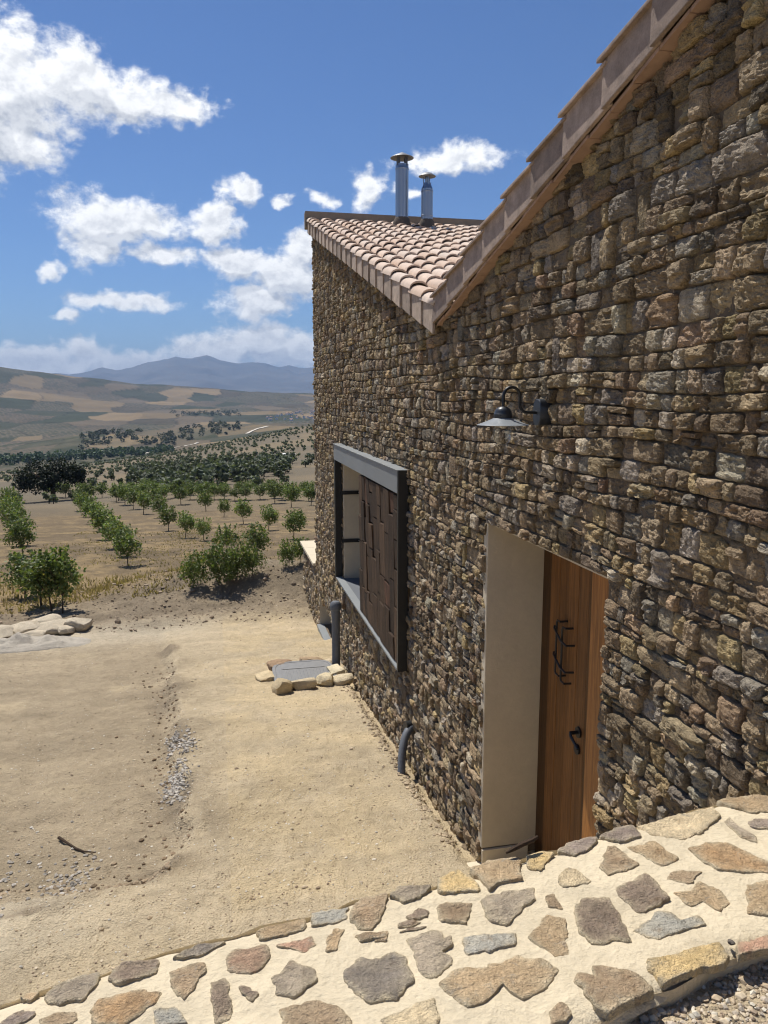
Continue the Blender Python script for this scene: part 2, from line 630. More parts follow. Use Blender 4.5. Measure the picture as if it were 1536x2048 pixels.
# far groves: rows of crowns too small to pick apart
flat = t.vec('MULTIPLY', p, (1, 1, 0))
rot = t.new('ShaderNodeVectorRotate', rotation_type='Z_AXIS', ins={'Angle': 0.5})
t.put(rot.inputs['Vector'], flat)
gv = t.new('ShaderNodeTexVoronoi', feature='F1', ins={'Scale': 1 / 19.0, 'Randomness': 0.3})
t.put(gv.inputs['Vector'], rot.outputs[0])
dots = t.ramp(gv.outputs['Distance'], (0.30, 0.42, 1.0, 0.0))
col = t.mix(t.math('MULTIPLY', dots, grove), col, (0.030, 0.040, 0.022, 1))
t.put(b.inputs['Base Color'], col)
b.inputs['Roughness'].default_value = 0.97
b.inputs['Specular IOR Level'].default_value = 0.1
hh = t.math('ADD', t.math('MULTIPLY', n2, 1.0), t.math('ADD', t.math('MULTIPLY', n3, 0.35), t.math('MULTIPLY', vor.outputs['Distance'], -0.25)))
t.put(b.inputs['Normal'], t.bump(hh, 0.9, 0.05))
M['soil'] = m

# ------------------------------------------------------------------ ground: one sheet from the yard to the mountains
WX = 1.6                      # house wall face
Y_END = 12.85                 # far corner of the house
PXC = [-400, 0, 150, 300, 450, 628, 1000]
KN = [  # distance, row of the photograph where the land at that distance shows, per column
    (110, [1000, 1000, 998, 996, 994, 992, 992]),
    (170, [985, 982, 978, 968, 958, 950, 950]),
    (270, [955, 952, 948, 938, 925, 912, 905]),
    (430, [940, 936, 930, 918, 898, 873, 860]),
    (600, [930, 928, 922, 908, 884, 851, 840]),
    (760, [928, 926, 922, 910, 890, 862, 850]),
    (1100, [922, 918, 915, 908, 890, 862, 850]),
    (1400, [914, 908, 902, 896, 880, 852, 846]),
    (1750, [900, 882, 862, 858, 850, 846, 842]),
    (2100, [885, 880, 872, 866, 862, 850, 840]),
    (2700, [850, 846, 842, 844, 842, 836, 830]),
    (3400, [815, 818, 822, 824, 822, 818, 816]),
    (4200, [770, 776, 790, 802, 806, 803, 802]),
    (5200, [728, 736, 757, 772, 779, 789, 788]),
    (6200, [760, 766, 780, 790, 793, 795, 795]),
    (9000, [800, 800, 800, 800, 800, 800, 800]),
]
KR = np.array([k[0] for k in KN], float)
KZ = np.array([[-(v - 790) / 1556.0 * k[0] for v in k[1]] for k in KN])
AZC = np.array([math.atan2(ray(u, 850)[0], ray(u, 850)[1]) for u in PXC])
MTX = [-600, -300, -100, 60, 110, 140, 175, 205, 232, 262, 300, 350, 385, 415, 440, 475, 505, 530, 558, 578, 600, 628, 680, 760, 900, 1100, 1400]
MTV = [772, 764, 762, 756, 748, 752, 746, 738, 744, 738, 727, 717, 718, 713, 723, 728, 724, 726, 734, 729, 735, 733, 724, 735, 720, 740, 760]
MAZ = np.array([math.atan2(ray(u, 740)[0], ray(u, 740)[1]) for u in MTX])
MEL = np.array([(790 - v) / 1556.0 for v in MTV])
RM = 21000.0


def plane_z(y):
    return -2.5 - 0.113 * np.maximum(y, -3)


def edge_line(y):   # the yard's trodden strip beside the house starts here
    return np.interp(y, [4.0, 4.7, 5.4, 7.0, 10.0, 13.8], [-1.9, -0.42, -0.25, -0.39, -0.64, -1.0])


def H(x, y, detail=True):
    x = np.asarray(x, float)
    y = np.asarray(y, float)
    r = np.hypot(x, y) + 1e-6
    a = np.arctan2(x, y)
    near = plane_z(y)
    # soil bank at the end of the yard
    bank = 0.72 * np.exp(-((y - 16.6 + 0.25 * x) / 1.5) ** 2) * sst(-4.2, 0.6, x)
    near = near + bank
    near = near + 0.10 * sst(13.3, 14.0, y + 0.25 * fbm(x * 0.9, y * 0.9, seed=5)) * (1 - sst(16, 22, y)) * sst(-3.5, -1.0, x)
    # left of the strip the yard has been raked a little deeper
    dl = edge_line(y) - x + 0.10 * fbm(x * 3, y * 3, seed=8)
    pit = sst(-0.02, 0.16, dl) * sst(4.60, 4.80, y + 0.12 * fbm(x * 3, y * 3, seed=9)) * (1 - sst(11.5, 14, y))
    near = near - 0.12 * pit
    # gutter at the foot of the wall
    near = near - 0.09 * sst(1.45, 1.56, x + 0.04 * fbm(x * 5, y * 5, seed=3)) * sst(3.2, 5.0, y) * (1 - sst(9, 10.5, y)) * (x < 1.9)
    if detail:
        k = np.exp(-r / 60)
        near = near + (0.030 * fbm(x * 0.9, y * 0.9, octaves=4, seed=21) + 0.018 * fbm(x * 6, y * 6, octaves=3, seed=22)) * (0.4 + 0.6 * k)
        rough = sst(13.3, 14.2, y + 0.3 * fbm(x * 0.8, y * 0.8, seed=5)) * (1 - 0.5 * sst(18, 30, y))
        near = near + rough * (0.11 * fbm(x * 2.2, y * 2.2, octaves=5, seed=23, gain=0.65) + 0.02 * np.abs(fbm(x * 9, y * 9, octaves=2, seed=24)))
        edge = np.exp(-(dl / 0.12) ** 2) * (y > 4.5) * (y < 13)
        near = near + edge * 0.022 * fbm(x * 14, y * 14, octaves=2, seed=25)
        wheel = np.exp(-((x + 1.9 + 0.1 * (y - 9)) / 0.18) ** 2) + np.exp(-((x + 3.3 + 0.1 * (y - 9)) / 0.18) ** 2)
        near = near - 0.022 * wheel * (y < 13)
        near = near + 0.010 * fbm(x * 26, y * 20, octaves=2, seed=27) * np.exp(-r / 16)
        near = near + 0.014 * fbm(x * 0.8 + 0.3 * y, y * 6.5, octaves=3, seed=28) * (y < 13.5) * (y > 4.5) * (0.35 + 0.65 * (dl > 0))
    far = np.zeros_like(x)
    lr = np.log(np.clip(r, KR[0], KR[-1]))
    zc = np.stack([np.interp(a, AZC, KZ[i]) for i in range(len(KR))], -1)
    lk = np.log(KR)
    idx = np.clip(np.searchsorted(lk, lr) - 1, 0, len(lk) - 2)
    f = (lr - lk[idx]) / (lk[idx + 1] - lk[idx])
    f = 0.5 * f + 0.5 * f * f * (3 - 2 * f)
    z0 = np.take_along_axis(zc, idx[..., None], -1)[..., 0]
    z1 = np.take_along_axis(zc, (idx + 1)[..., None], -1)[..., 0]
    far = z0 + (z1 - z0) * f
    amp = 0.0045 * np.clip(r, 0, 5500)
    far = far + amp * sst(500, 1500, r) * fbm(x / 420, y / 420, octaves=5, seed=31, gain=0.55)
    far = far + 0.0012 * r * sst(200, 500, r) * (1 - sst(3000, 6000, r)) * fbm(x / 60, y / 60, octaves=3, seed=32)
    # mountains
    me = np.interp(a, MAZ, MEL) * RM
    rid = 1 - np.abs(fbm(x / 2300, y / 2300, octaves=6, seed=41, gain=0.6))
    prof = np.exp(-(np.abs(r - RM) / 4200.0) ** 1.5)
    mt = (me + 60) * prof * (0.42 + 0.58 * rid) - 60
    front = np.clip(1 - np.abs(r - RM) / 380.0, 0, 1)
    mt = mt * (1 - front) + np.maximum(mt, me * (0.985 + 0.015 * rid)) * front
    far = np.where(r > 8200, np.maximum(far, mt), far)
    far = np.where(r > 23000, np.minimum(far, mt), far)
    w = sst(70, 130, r)
    return near * (1 - w) + far * w


def ground_colour(x, y, z):
    r = np.hypot(x, y)
    n = fbm(x * 0.45, y * 0.45, octaves=4, seed=51)
    n2 = fbm(x * 2.3, y * 2.3, octaves=4, seed=52)
    dl = edge_line(y) - x + 0.10 * fbm(x * 3, y * 3, seed=8)
    yard = np.array([0.485, 0.395, 0.265])
    raked = np.array([0.37, 0.298, 0.20])
    gold = np.array([0.555, 0.44, 0.27])
    soil = np.array([0.225, 0.18, 0.125])
    orch = np.array([0.165, 0.125, 0.078])
    straw = np.array([0.28, 0.205, 0.11])
    pale = np.array([0.56, 0.49, 0.37])

    def L(c0, c1, w):
        return c0 + (c1 - c0) * w[..., None]
    c = np.broadcast_to(yard, x.shape + (3,)).copy()
    c = L(c, gold, 0.75 * sst(0.0, 0.5, n2 * 0.5 + 0.28 * (x > 0)))
    c = L(c, raked, sst(0.0, 0.2, dl) * (1 - 0.4 * sst(0.1, 0.5, n2)))
    c = L(c, pale, 0.55 * np.exp(-((y - 13.4) / 0.7) ** 2) * sst(0.3, -1.2, x))
    c = L(c, pale, 0.45 * sst(0.15, 0.5, n) * (y < 4.6) * (x < 0.2))
    fres = 0.85 * np.exp(-((dl - 0.08) / 0.26) ** 2) * (y > 4.4) * (y < 12)
    c = L(c, soil, fres * sst(-0.1, 0.4, n2))
    sb = sst(13.2, 14.2, y + 0.35 * fbm(x * 0.8, y * 0.8, seed=5) - 0.25 * sst(-1, -3, x))
    c = L(c, soil, 0.92 * sb)
    c = L(c, yard, sb * 0.22 * sst(0.1, 0.5, n2))
    so = sst(17.0, 19.5, y + 0.8 * n)
    c = L(c, orch, so)
    c = L(c, straw, so * sst(-0.12, 0.4, n2 * 0.6 + n * 0.6) * (1 - 0.5 * sst(30, 90, y)))
    c = L(c, straw, sst(15.6, 17, y + 0.5 * n) * (1 - sst(20, 24, y)) * sst(0.6, -0.6, x))
    tone = 1 + 0.26 * fbm(x * 0.8 + 0.4 * n2, y * 2.2, octaves=4, seed=57, gain=0.6) + 0.10 * fbm(x * 9, y * 9, octaves=3, seed=58)
    c = c * np.where(r < 60, tone, 1.0)[..., None]
    # beyond the orchard
    hill = np.array([0.150, 0.125, 0.088])
    dry = np.array([0.235, 0.18, 0.11])
    g = L(np.broadcast_to(hill, x.shape + (3,)).copy(), dry, sst(-0.1, 0.4, fbm(x / 30, y / 30, octaves=4, seed=61)) * 0.5)
    c = L(c, g, sst(75, 120, r))
    # patchwork of fields
    rng = np.random.default_rng(3)
    cs_ = np.where(r < 2300, 0.5, 1.0)
    gx, gy = x / (150.0 * cs_) + 0.35 * fbm(x / 300, y / 300, seed=71), y / (330.0 * cs_) + 0.30 * fbm(x / 330, y / 330, seed=72)
    best = np.full(x.shape, 9e9)
    second = np.full(x.shape, 9e9)
    cid = np.zeros(x.shape)
    ix, iy = np.floor(gx), np.floor(gy)
    for dx in (-1, 0, 1):
        for dy in (-1, 0, 1):
            cx, cy = ix + dx, iy + dy
            px = cx + 0.15 + 0.7 * _h(cx, cy, cx * 0, 81)
            py = cy + 0.15 + 0.7 * _h(cx, cy, cx * 0, 82)
            d = (px - gx) ** 2 + (py - gy) ** 2
            w = d < best
            second = np.where(w, best, np.minimum(second, d))
            best = np.where(w, d, best)
            cid = np.where(w, _h(cx, cy, cx * 0, 83), cid)
    pal = np.array([[0.34, 0.255, 0.145], [0.22, 0.175, 0.12], [0.20, 0.175, 0.115], [0.42, 0.31, 0.175], [0.24, 0.195, 0.135],
                    [0.10, 0.11, 0.062], [0.17, 0.14, 0.095], [0.11, 0.115, 0.07], [0.26, 0.205, 0.135], [0.21, 0.18, 0.12]])
    grv = np.array([0.0, 0.7, 1.0, 0.0, 1.0, 0.6, 0.5, 0.6, 0.2, 1.0])
    k = np.clip((cid * len(pal)).astype(int), 0, len(pal) - 1)
    fcol = 0.50 * pal[k] * (1 + 0.22 * fbm(x / 120, y / 120, octaves=4, seed=91))[..., None]
    hedge = 1 - sst(0.0, 0.07, np.sqrt(second) - np.sqrt(best))
    fcol = fcol * (1 - 0.55 * hedge * (cid > 0.35))[..., None]
    w = sst(620, 800, r)
    c = L(c, fcol, w)
    gr = grv[k] * w
    # rough scrub on the rocky knoll and along the stream
    a = np.arctan2(x, y)
    scrub = np.exp(-((r - 1650) / 230) ** 2) * sst(AZC[1] - 0.02, AZC[2], a) * (1 - sst(AZC[4], AZC[5], a))
    c = L(c, np.array([0.12, 0.105, 0.07]), 0.8 * scrub * sst(-0.35, 0.3, fbm(x / 50, y / 50, octaves=4, seed=95)))
    gr = gr * (1 - scrub)
    # wooded crest of the left hill, mountain scrub
    top = sst(4300, 5000, r) * sst(AZC[2], AZC[1] - 0.03, a)
    c = L(c, np.array([0.09, 0.09, 0.06]), 0.7 * top)
    mtn = np.array([0.11, 0.10, 0.085])
    mv = mtn * (1 + 0.7 * fbm(x / 700, y / 700, octaves=5, seed=97, gain=0.6))[..., None]
    c = c + (mv - c) * sst(6500, 8500, r)[..., None]
    gr = gr * (1 - sst(5500, 7000, r))
    return c, gr


rr = [1.6]
while rr[-1] < 26500:
    q = 1.0058 if rr[-1] < 22 else (1.012 if rr[-1] < 250 else (1.009 if rr[-1] < 6500 else 1.010))
    rr.append(rr[-1] * q)
rr = np.array(rr)
aa = np.concatenate([np.arange(-180, -30, 6), np.arange(-30, -17, 0.6), np.arange(-17, 10, 0.115), np.arange(10, 42, 0.35), np.arange(42, 180.1, 6)])
aa = np.radians(aa)
RRg, AAg = np.meshgrid(rr, aa, indexing='ij')
GX, GY = RRg * np.sin(AAg), RRg * np.cos(AAg)
GZ = H(GX, GY)
gc, gg = ground_colour(GX, GY, GZ)
nr, na = GX.shape
V = np.stack([GX, GY, GZ], -1).reshape(-1, 3)
i = np.arange(nr - 1)[:, None] * na + np.arange(na - 1)[None, :]
F = np.stack([i, i + 1, i + 1 + na, i + na], -1).reshape(-1, 4)[:, ::-1]
gm = mesh_np('ground', V, F, M['soil'], True, gc.reshape(-1, 3))
at = gm.attributes.new('grove', 'FLOAT', 'POINT')
at.data.foreach_set('value', gg.reshape(-1).astype(np.float32))
ground = link('ground', gm)
tag(ground, kind='structure')


def HG(x, y):
    """height of the sheet itself (looked up in its grid)"""
    x = np.asarray(x, float)
    y = np.asarray(y, float)
    r = np.clip(np.hypot(x, y), rr[0], rr[-1] * 0.9999)
    a = np.clip(np.arctan2(x, y), aa[0], aa[-1] - 1e-6)
    i0 = np.clip(np.searchsorted(rr, r, side='right') - 1, 0, nr - 2)
    j0 = np.clip(np.searchsorted(aa, a, side='right') - 1, 0, na - 2)
    f = (r - rr[i0]) / (rr[i0 + 1] - rr[i0])
    g = (a - aa[j0]) / (aa[j0 + 1] - aa[j0])
    return (GZ[i0, j0] * (1 - f) + GZ[i0 + 1, j0] * f) * (1 - g) + (GZ[i0, j0 + 1] * (1 - f) + GZ[i0 + 1, j0 + 1] * f) * g


def hz(x, y):
    return float(HG(np.array([x]), np.array([y]))[0])


TS = np.geomspace(2.0, 25000.0, 1600)


def on_ground(u, v):
    """point of the ground that a photograph pixel shows"""
    r = ray(u, v)
    P = r[None, :] * TS[:, None]
    below = P[:, 2] < HG(P[:, 0], P[:, 1])
    k = int(np.argmax(below))
    if not below.any():
        return P[-1]
    lo, hi = TS[max(k - 1, 0)], TS[k]
    for _ in range(6):
        m_ = (lo + hi) / 2
        q = r * m_
        if q[2] < hz(q[0], q[1]):
            hi = m_
        else:
            lo = m_
    return r * hi


# ------------------------------------------------------------------ the stone house
YV = 5.36                     # valley of the two roofs
SL, SR = 0.286, 0.2535        # roof slopes


def roof_top(y):
    y = np.asarray(y, float)
    return np.where(y > YV, 0.65 + SL * (y - YV), 0.65 + SR * (YV - y))


DOOR = (2.92, 4.40, -3.06, -0.77)
WIN = (7.95, 9.90, -2.42, -0.86)
BAS = (10.65, 12.46, -3.82, -3.36)
OPEN = [DOOR, WIN, BAS]
house = empty('stone_house', (WX, 6.0, -3.3))
tag(house, 'brown rubble stone house with a tiled butterfly roof, standing on the dirt yard', 'house')
HOFF = Vector(house.location)


def under(o, parent=house):
    """keep world coordinates although the parent sits at the thing's base"""
    o.parent = parent
    w = Vector((0, 0, 0))
    q = parent
    while q is not None:
        w += q.location
        q = q.parent
    o.location = Vector(o.location) - w
    return o


# wall core behind the facing stones
wb = MB()
XB0, XB1 = WX + 0.014, WX + 0.40


def col_prism(y0, y1, z0, z1=None):
    ta = float(roof_top(y0)) - 0.13 if z1 is None else z1
    tb = float(roof_top(y1)) - 0.13 if z1 is None else z1
    wb.hexa([(XB0, y0, z0), (XB1, y0, z0), (XB1, y1, z0), (XB0, y1, z0), (XB0, y0, ta), (XB1, y0, ta), (XB1, y1, tb), (XB0, y1, tb)])


ZB = -5.0
col_prism(-1.2, DOOR[0], ZB)
col_prism(DOOR[0], DOOR[1], DOOR[3])
col_prism(DOOR[0], DOOR[1], ZB, DOOR[2])
col_prism(DOOR[1], YV, ZB)
col_prism(YV, WIN[0], ZB)
col_prism(WIN[0], WIN[1], WIN[3])
col_prism(WIN[0], WIN[1], ZB, WIN[2])
col_prism(WIN[1], BAS[0], ZB)
col_prism(BAS[0], BAS[1], BAS[3])
col_prism(BAS[0], BAS[1], ZB, BAS[2])
col_prism(BAS[1], Y_END - 0.03, ZB)
# the gable end and the rear of the house
zt = float(roof_top(Y_END)) - 0.16
wb.box((XB1, Y_END - 0.40, ZB), (7.6, Y_END - 0.03, zt))
wb.box((7.3, -1.2, ZB), (7.6, Y_END - 0.40, 0.45))
wb.box((XB1, -1.2, ZB), (7.3, -0.9, 0.9))
wall = under(wb.build('wall', M['joint']))

# ---- facing stones: rough courses of uneven stones, broken by taller ones
PAL = np.array([[0.235, 0.172, 0.102], [0.295, 0.220, 0.130], [0.245, 0.210, 0.160], [0.32, 0.235, 0.115], [0.38, 0.315, 0.22],
                [0.27, 0.185, 0.110], [0.165, 0.125, 0.082], [0.27, 0.205, 0.125], [0.205, 0.170, 0.125]])
PW = np.array([0.22, 0.2, 0.12, 0.09, 0.07, 0.05, 0.08, 0.12, 0.05])


def stone_cells(y0, y1, zlo, zhi, openings, topf, rnd, big=True, size=1.0):
    cells = []
    lv = [zlo]
    while lv[-1] < zhi + 0.4:
        h = rnd.uniform(0.052, 0.098) * size
        if big and lv[-1] > 0.1:
            h *= rnd.uniform(1.0, 1.12)
        if rnd.random() < 0.12:
            h *= 0.7
        lv.append(lv[-1] + h)
    z = zlo
    ci = 0
    blocked = []
    while z < zhi:
        h = lv[ci + 1] - lv[ci]

        def wav(y, lvl, k):
            return lvl + 0.018 * math.sin(y * 1.7 + k * 1.1) * math.sin(y * 0.63 + k * 0.5) + 0.009 * math.sin(y * 4.3 + k * 5.7)
        zb, ztp = z, z + h
        y = y0
        nextblocked = []
        forced = []
        for (a, b, c, d) in openings:
            if ztp > c and zb < d:
                forced += [a, b]
        forced = sorted(set(forced + [q for iv in blocked for q in iv]))
        while y < y1 - 1e-4:
            blk = [iv for iv in blocked if iv[0] - 1e-4 <= y < iv[1] - 1e-4]
            if blk:
                y = blk[0][1]
                continue
            w = min(max(rnd.lognormvariate(math.log(h * 1.30), 0.40), 0.05 * size), 0.30 * size)
            e = y + w
            nxt = [q for q in forced if y + 1e-4 < q]
            if nxt and e > nxt[0] - 0.05 * size:
                e = nxt[0]
            e = min(e, y1)
            if y1 - e < 0.05:
                e = y1
            bot = [wav(y, zb, ci), wav(e, zb, ci)]
            top = [wav(y, ztp, ci + 1), wav(e, ztp, ci + 1)]
            kill = False
            for (a, b, c, d) in openings:
                if e > a + 0.01 and y < b - 0.01:
                    mb, mt_ = sum(bot) / 2, sum(top) / 2
                    if mb >= c - 0.03 and mt_ <= d + 0.03:
                        kill = True
                    elif mb < d < mt_ and mt_ - d > 0.02:
                        bot = [d, d]
                    elif mb < c < mt_:
                        top = [c, c]
                    elif c < (mb + mt_) / 2 < d:
                        kill = True
            if not kill:
                if rnd.random() < 0.05 and 0.7 * h < e - y < 2.2 * h and not any(a - 0.3 < y < b + 0.3 and c - 0.3 < zb < d + 0.3 for a, b, c, d in openings):
                    # a tall stone that takes up the next course too
                    top = [wav(y, lv[ci + 2], ci + 2), wav(e, lv[ci + 2], ci + 2)]
                    nextblocked.append((y, e))
                if rnd.random() < 0.09 and e - y > 1.1 * h:
                    f = rnd.uniform(0.4, 0.62)
                    md = [bot[0] + (top[0] - bot[0]) * f, bot[1] + (top[1] - bot[1]) * (f + rnd.uniform(-0.12, 0.12))]
                    cells.append((y, e, bot[0], bot[1], md[0], md[1]))
                    cells.append((y, e, md[0], md[1], top[0], top[1]))
                else:
                    cells.append((y, e, bot[0], bot[1], top[0], top[1]))
            y = e
        blocked = nextblocked
        z = ztp
        ci += 1
    out = []
    for (a, b, b0, b1, t0, t1) in cells:
        if topf is not None:
            ra, rb = topf(a), topf(b)
            if b0 > ra - 0.03 or b1 > rb - 0.03:
                if b0 > ra - 0.03 and b1 > rb - 0.03:
                    continue
                b0 = min(b0, ra - 0.012)
                b1 = min(b1, rb - 0.012)
            t0, t1 = min(t0, ra), min(t1, rb)
        if min(t0 - b0, t1 - b1) < 0.008 and max(t0 - b0, t1 - b1) < 0.035:
            continue
        out.append((a, b, b0, b1, t0, t1))
    return np.array(out)


_q = np.array([0, 0.16, 0.32, 0.48, 0.64, 0.78, 0.90, 0.965, 1.0])
NEAR_T = np.concatenate([-_q[:0:-1], _q])
_q = np.array([0, 0.32, 0.64, 0.90, 1.0])
FAR_T = np.concatenate([-_q[:0:-1], _q])


def stone_geometry(cells, T, rng, x_face=WX, gap=0.0012, flat=1.0):
    """(N, n*n, 3) vertices of rounded, faceted stones facing -X, quads, and a colour for each stone"""
    n = len(T)
    N = len(cells)
    U, Vv = np.meshgrid(T, T, indexing='ij')
    U = U.ravel()[None, :]
    Vv = Vv.ravel()[None, :]
    a, b, b0, b1, t0, t1 = [cells[:, k][:, None] for k in range(6)]
    j = lambda s: rng.uniform(-s, s, (N, 1))
    rd = np.clip(rng.normal(0.12, 0.10, (N, 1)), 0.0, 0.42)
    u = U * np.sqrt(1 - rd * Vv ** 2 / 2)
    v = Vv * np.sqrt(1 - rd * U ** 2 / 2)
    w = (b - a) / 2
    hh = ((t0 - b0) + (t1 - b1)) / 4
    # skew the sides, wobble the outline
    sz = np.minimum(w, hh)
    jm = sz * 0.17
    y = (a + b) / 2 + u * (w - gap) + j(1) * jm * v + j(1) * jm * 0.5 * v * np.abs(v)
    s = (u + 1) / 2
    zb = b0 + (b1 - b0) * s + gap
    zt_ = t0 + (t1 - t0) * s - gap
    # corners knocked off
    for cu, cv in ((-1, -1), (-1, 1), (1, -1), (1, 1)):
        k = np.clip(rng.normal(0.05, 0.13, (N, 1)), 0, 0.40)
        near_c = np.maximum(0, (u * cu + v * cv) / 2 - (1 - k)) 
        y = y - cu * near_c * w
        v = v - cv * near_c
    z = zb + (zt_ - zb) * (v + 1) / 2
    wob = 0.10 * sz
    sd = rng.uniform(0, 300, (N, 1))
    y = y + wob * fbm(z * 26 + sd, y * 26, octaves=2, seed=5) * (0.3 + 0.7 * np.abs(U))
    z = z + wob * fbm(y * 26 + sd, z * 26, octaves=2, seed=6) * (0.3 + 0.7 * np.abs(Vv))
    # split faces: the lowest of a few tilted planes
    h = np.full((N, n * n), 9.0)
    for k in range(5):
        g1, g2 = rng.normal(0, 0.36, (N, 1)), rng.normal(0, 0.36, (N, 1))
        c0 = rng.uniform(0.02, 0.34, (N, 1))
        h = np.minimum(h, c0 + g1 * u + g2 * v)
    h = np.maximum(h, -0.75)
    lump = fbm(y * 15 + sd, z * 15, octaves=3, seed=11, gain=0.6)
    ridge = np.abs(fbm(y * 24 + sd, z * 40, octaves=3, seed=14, gain=0.6))
    grain = fbm(y * 85 + sd, z * 85, octaves=2, seed=12)
    chip = np.abs(vnoise(y * 48 + sd, z * 48, seed=15))
    # bedding steps across some stones
    bed = rng.random((N, 1)) < 0.35
    st = fbm(y * 9 + sd, z * 34, octaves=2, seed=13)
    step = np.where(bed, 0.007 * np.clip(st * 9, -1, 1), 0)
    rough = rng.uniform(0.5, 1.5, (N, 1))
    prot = np.clip(rng.normal(0.010, 0.009, (N, 1)), -0.006, 0.04) * flat
    o = prot + flat * (0.27 * sz * h + rough * (0.004 * lump - 0.014 * (ridge - 0.2) + 0.0045 * grain + 0.006 * (chip - 0.4)) + step)
    o = np.maximum(o, -0.02)
    e = (1 - np.abs(U) ** 14) * (1 - np.abs(Vv) ** 14)
    e = np.clip(e, 0, 1) ** 0.5
    o = -0.022 + (o + 0.022) * e
    X = x_face - o
    Vt = np.stack([X, y, z], -1)
    ii = (np.arange(n - 1)[:, None] * n + np.arange(n - 1)[None, :]).ravel()
    Q = np.stack([ii, ii + 1, ii + n + 1, ii + n], -1)
    k = rng.choice(len(PAL), N, p=PW / PW.sum())
    pk = PAL[k]
    pk = pk + 0.08 * (pk.mean(1, keepdims=True) - pk)
    col = pk * rng.uniform(0.95, 1.8, (N, 1)) * (1 + rng.normal(0, 0.016, (N, 3)))
    return Vt, Q, col


def joined_stones(name, cells, T, rng, mat, parent, **kw):
    Vt, Q, col = stone_geometry(cells, T, rng, **kw)
    N, k, _ = Vt.shape
    F = (Q[None, :, :] + (np.arange(N) * k)[:, None, None]).reshape(-1, 4)
    o = link(name, mesh_np(name, Vt.reshape(-1, 3), F, mat, False, np.repeat(col, k, 0)))
    under(o, parent)
    tag(o, kind='stuff')
    return o


rnd = random.Random(12)
foot = lambda y: float(plane_z(np.array(y))) - 0.25
cells = stone_cells(-0.4, Y_END, -4.35, 2.9, OPEN, lambda y: float(roof_top(y)) - (0.135 if y < YV else 0.155), rnd)
keep = np.array([max(c[4], c[5]) > foot((c[0] + c[1]) / 2) for c in cells])
cells = cells[keep]
# which stones show largest in the photograph
cy = (cells[:, 0] + cells[:, 1]) / 2
cz = (cells[:, 2] + cells[:, 3] + cells[:, 4] + cells[:, 5]) / 4
u0, v0 = project(np.stack([np.full(len(cy), WX), cells[:, 1], cz], -1))
u1, v1 = project(np.stack([np.full(len(cy), WX), cells[:, 0], cz], -1))
um, vm = project(np.stack([np.full(len(cy), WX), cy, cz], -1))
ub, vb = project(np.stack([np.full(len(cy), WX), cy, cells[:, 2:4].mean(1)], -1))
ut, vt = project(np.stack([np.full(len(cy), WX), cy, cells[:, 4:6].mean(1)], -1))
area = np.abs(u1 - u0) * np.abs(vb - vt)
parapet_v = np.interp(um, [1000, 1110, 1250, 1430, 1536], [1720, 1688, 1648, 1602, 1583])
vis = (um < 1536) & (um > 0) & (vm > 0) & (vm < parapet_v)
area = np.where(vis, area, 0)
order = np.argsort(-area)
big = np.zeros(len(cells), bool)
big[order[:300]] = True
srng = np.random.default_rng(44)
Vt, Q, colr = stone_geometry(cells[big], NEAR_T, srng)
for k in range(len(Vt)):
    c = Vt[k].mean(0)
    me = mesh_np('stone', Vt[k] - c, Q, M['stone'], False, np.repeat(colr[k][None, :], Vt.shape[1], 0))
    o = link('stone', me, loc=c)
    under(o, wall)
joined_stones('small_facing_stones', cells[~big], FAR_T, srng, M['stone'], wall)

# ---- door, deep in its plastered recess
y0, y1, z0, z1 = DOOR
XD = 1.965                     # face of the door leaf
rv = MB()
rv.box((WX - 0.002, y1 - 0.018, z0 + 0.14), (XD + 0.03, y1 + 0.05, z1 + 0.0))
rv.box((WX + 0.022, y0 - 0.05, z0), (XD + 0.03, y0 + 0.018, z1))
rv.box((WX + 0.03, y0 + 0.018, z1 - 0.018), (XD + 0.03, y1 - 0.018, z1 + 0.05))
reveal = under(rv.build('door_reveal', M['plaster'], bevel=0.006))
sk = under(MB().box((WX + 0.0, y1 - 0.034, z0 + 0.035), (XD - 0.05, y1 - 0.012, z0 + 0.135)).build('skirting_tile', M['captile'], bevel=0.003))
th = under(MB().box((WX - 0.09, y0 - 0.03, z0 - 0.06), (XD + 0.05, y1 + 0.02, z0 + 0.03)).build('threshold', M['captile'], bevel=0.006))
door = under(MB().box((XD + 0.02, y0 + 0.02, z0 + 0.03), (XD + 0.07, y1 - 0.02, z1)).build('door', M['door'], tint=(0.5, 0.5, 0.5)))
yy = y1 - 0.15
for w, tn, off in [(0.125, 1.0, 0), (0.12, 0.82, 0.001), (0.125, 1.08, 0), (0.12, 0.9, 0.001), (0.115, 0.55, 0)]:
    pk = MB().box((XD - 0.002 + off, yy - w + 0.003, z0 + 0.045), (XD + 0.022, yy, z1 - 0.06)).build('plank', M['door'], bevel=0.002, tint=(tn, tn * 0.97, tn * 0.93))
    under(pk, door)
    yy -= w
for nm, ya, yb, xa, tn in (('frame_post', y1 - 0.148, y1 - 0.018, XD + 0.005, 0.33), ('frame_post', y0 + 0.018, 3.642, XD - 0.05, 1.7)):  # far post tinted darker for shade, near post lighter for the light it gets
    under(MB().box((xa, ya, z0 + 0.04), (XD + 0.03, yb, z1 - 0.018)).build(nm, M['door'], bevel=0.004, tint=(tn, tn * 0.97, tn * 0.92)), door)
under(MB().box((XD - 0.008, 3.643, z1 - 0.075), (XD + 0.03, y1 - 0.148, z1 - 0.018)).build('frame_head', M['door'], bevel=0.004, tint=(0.8, 0.77, 0.72)), door)
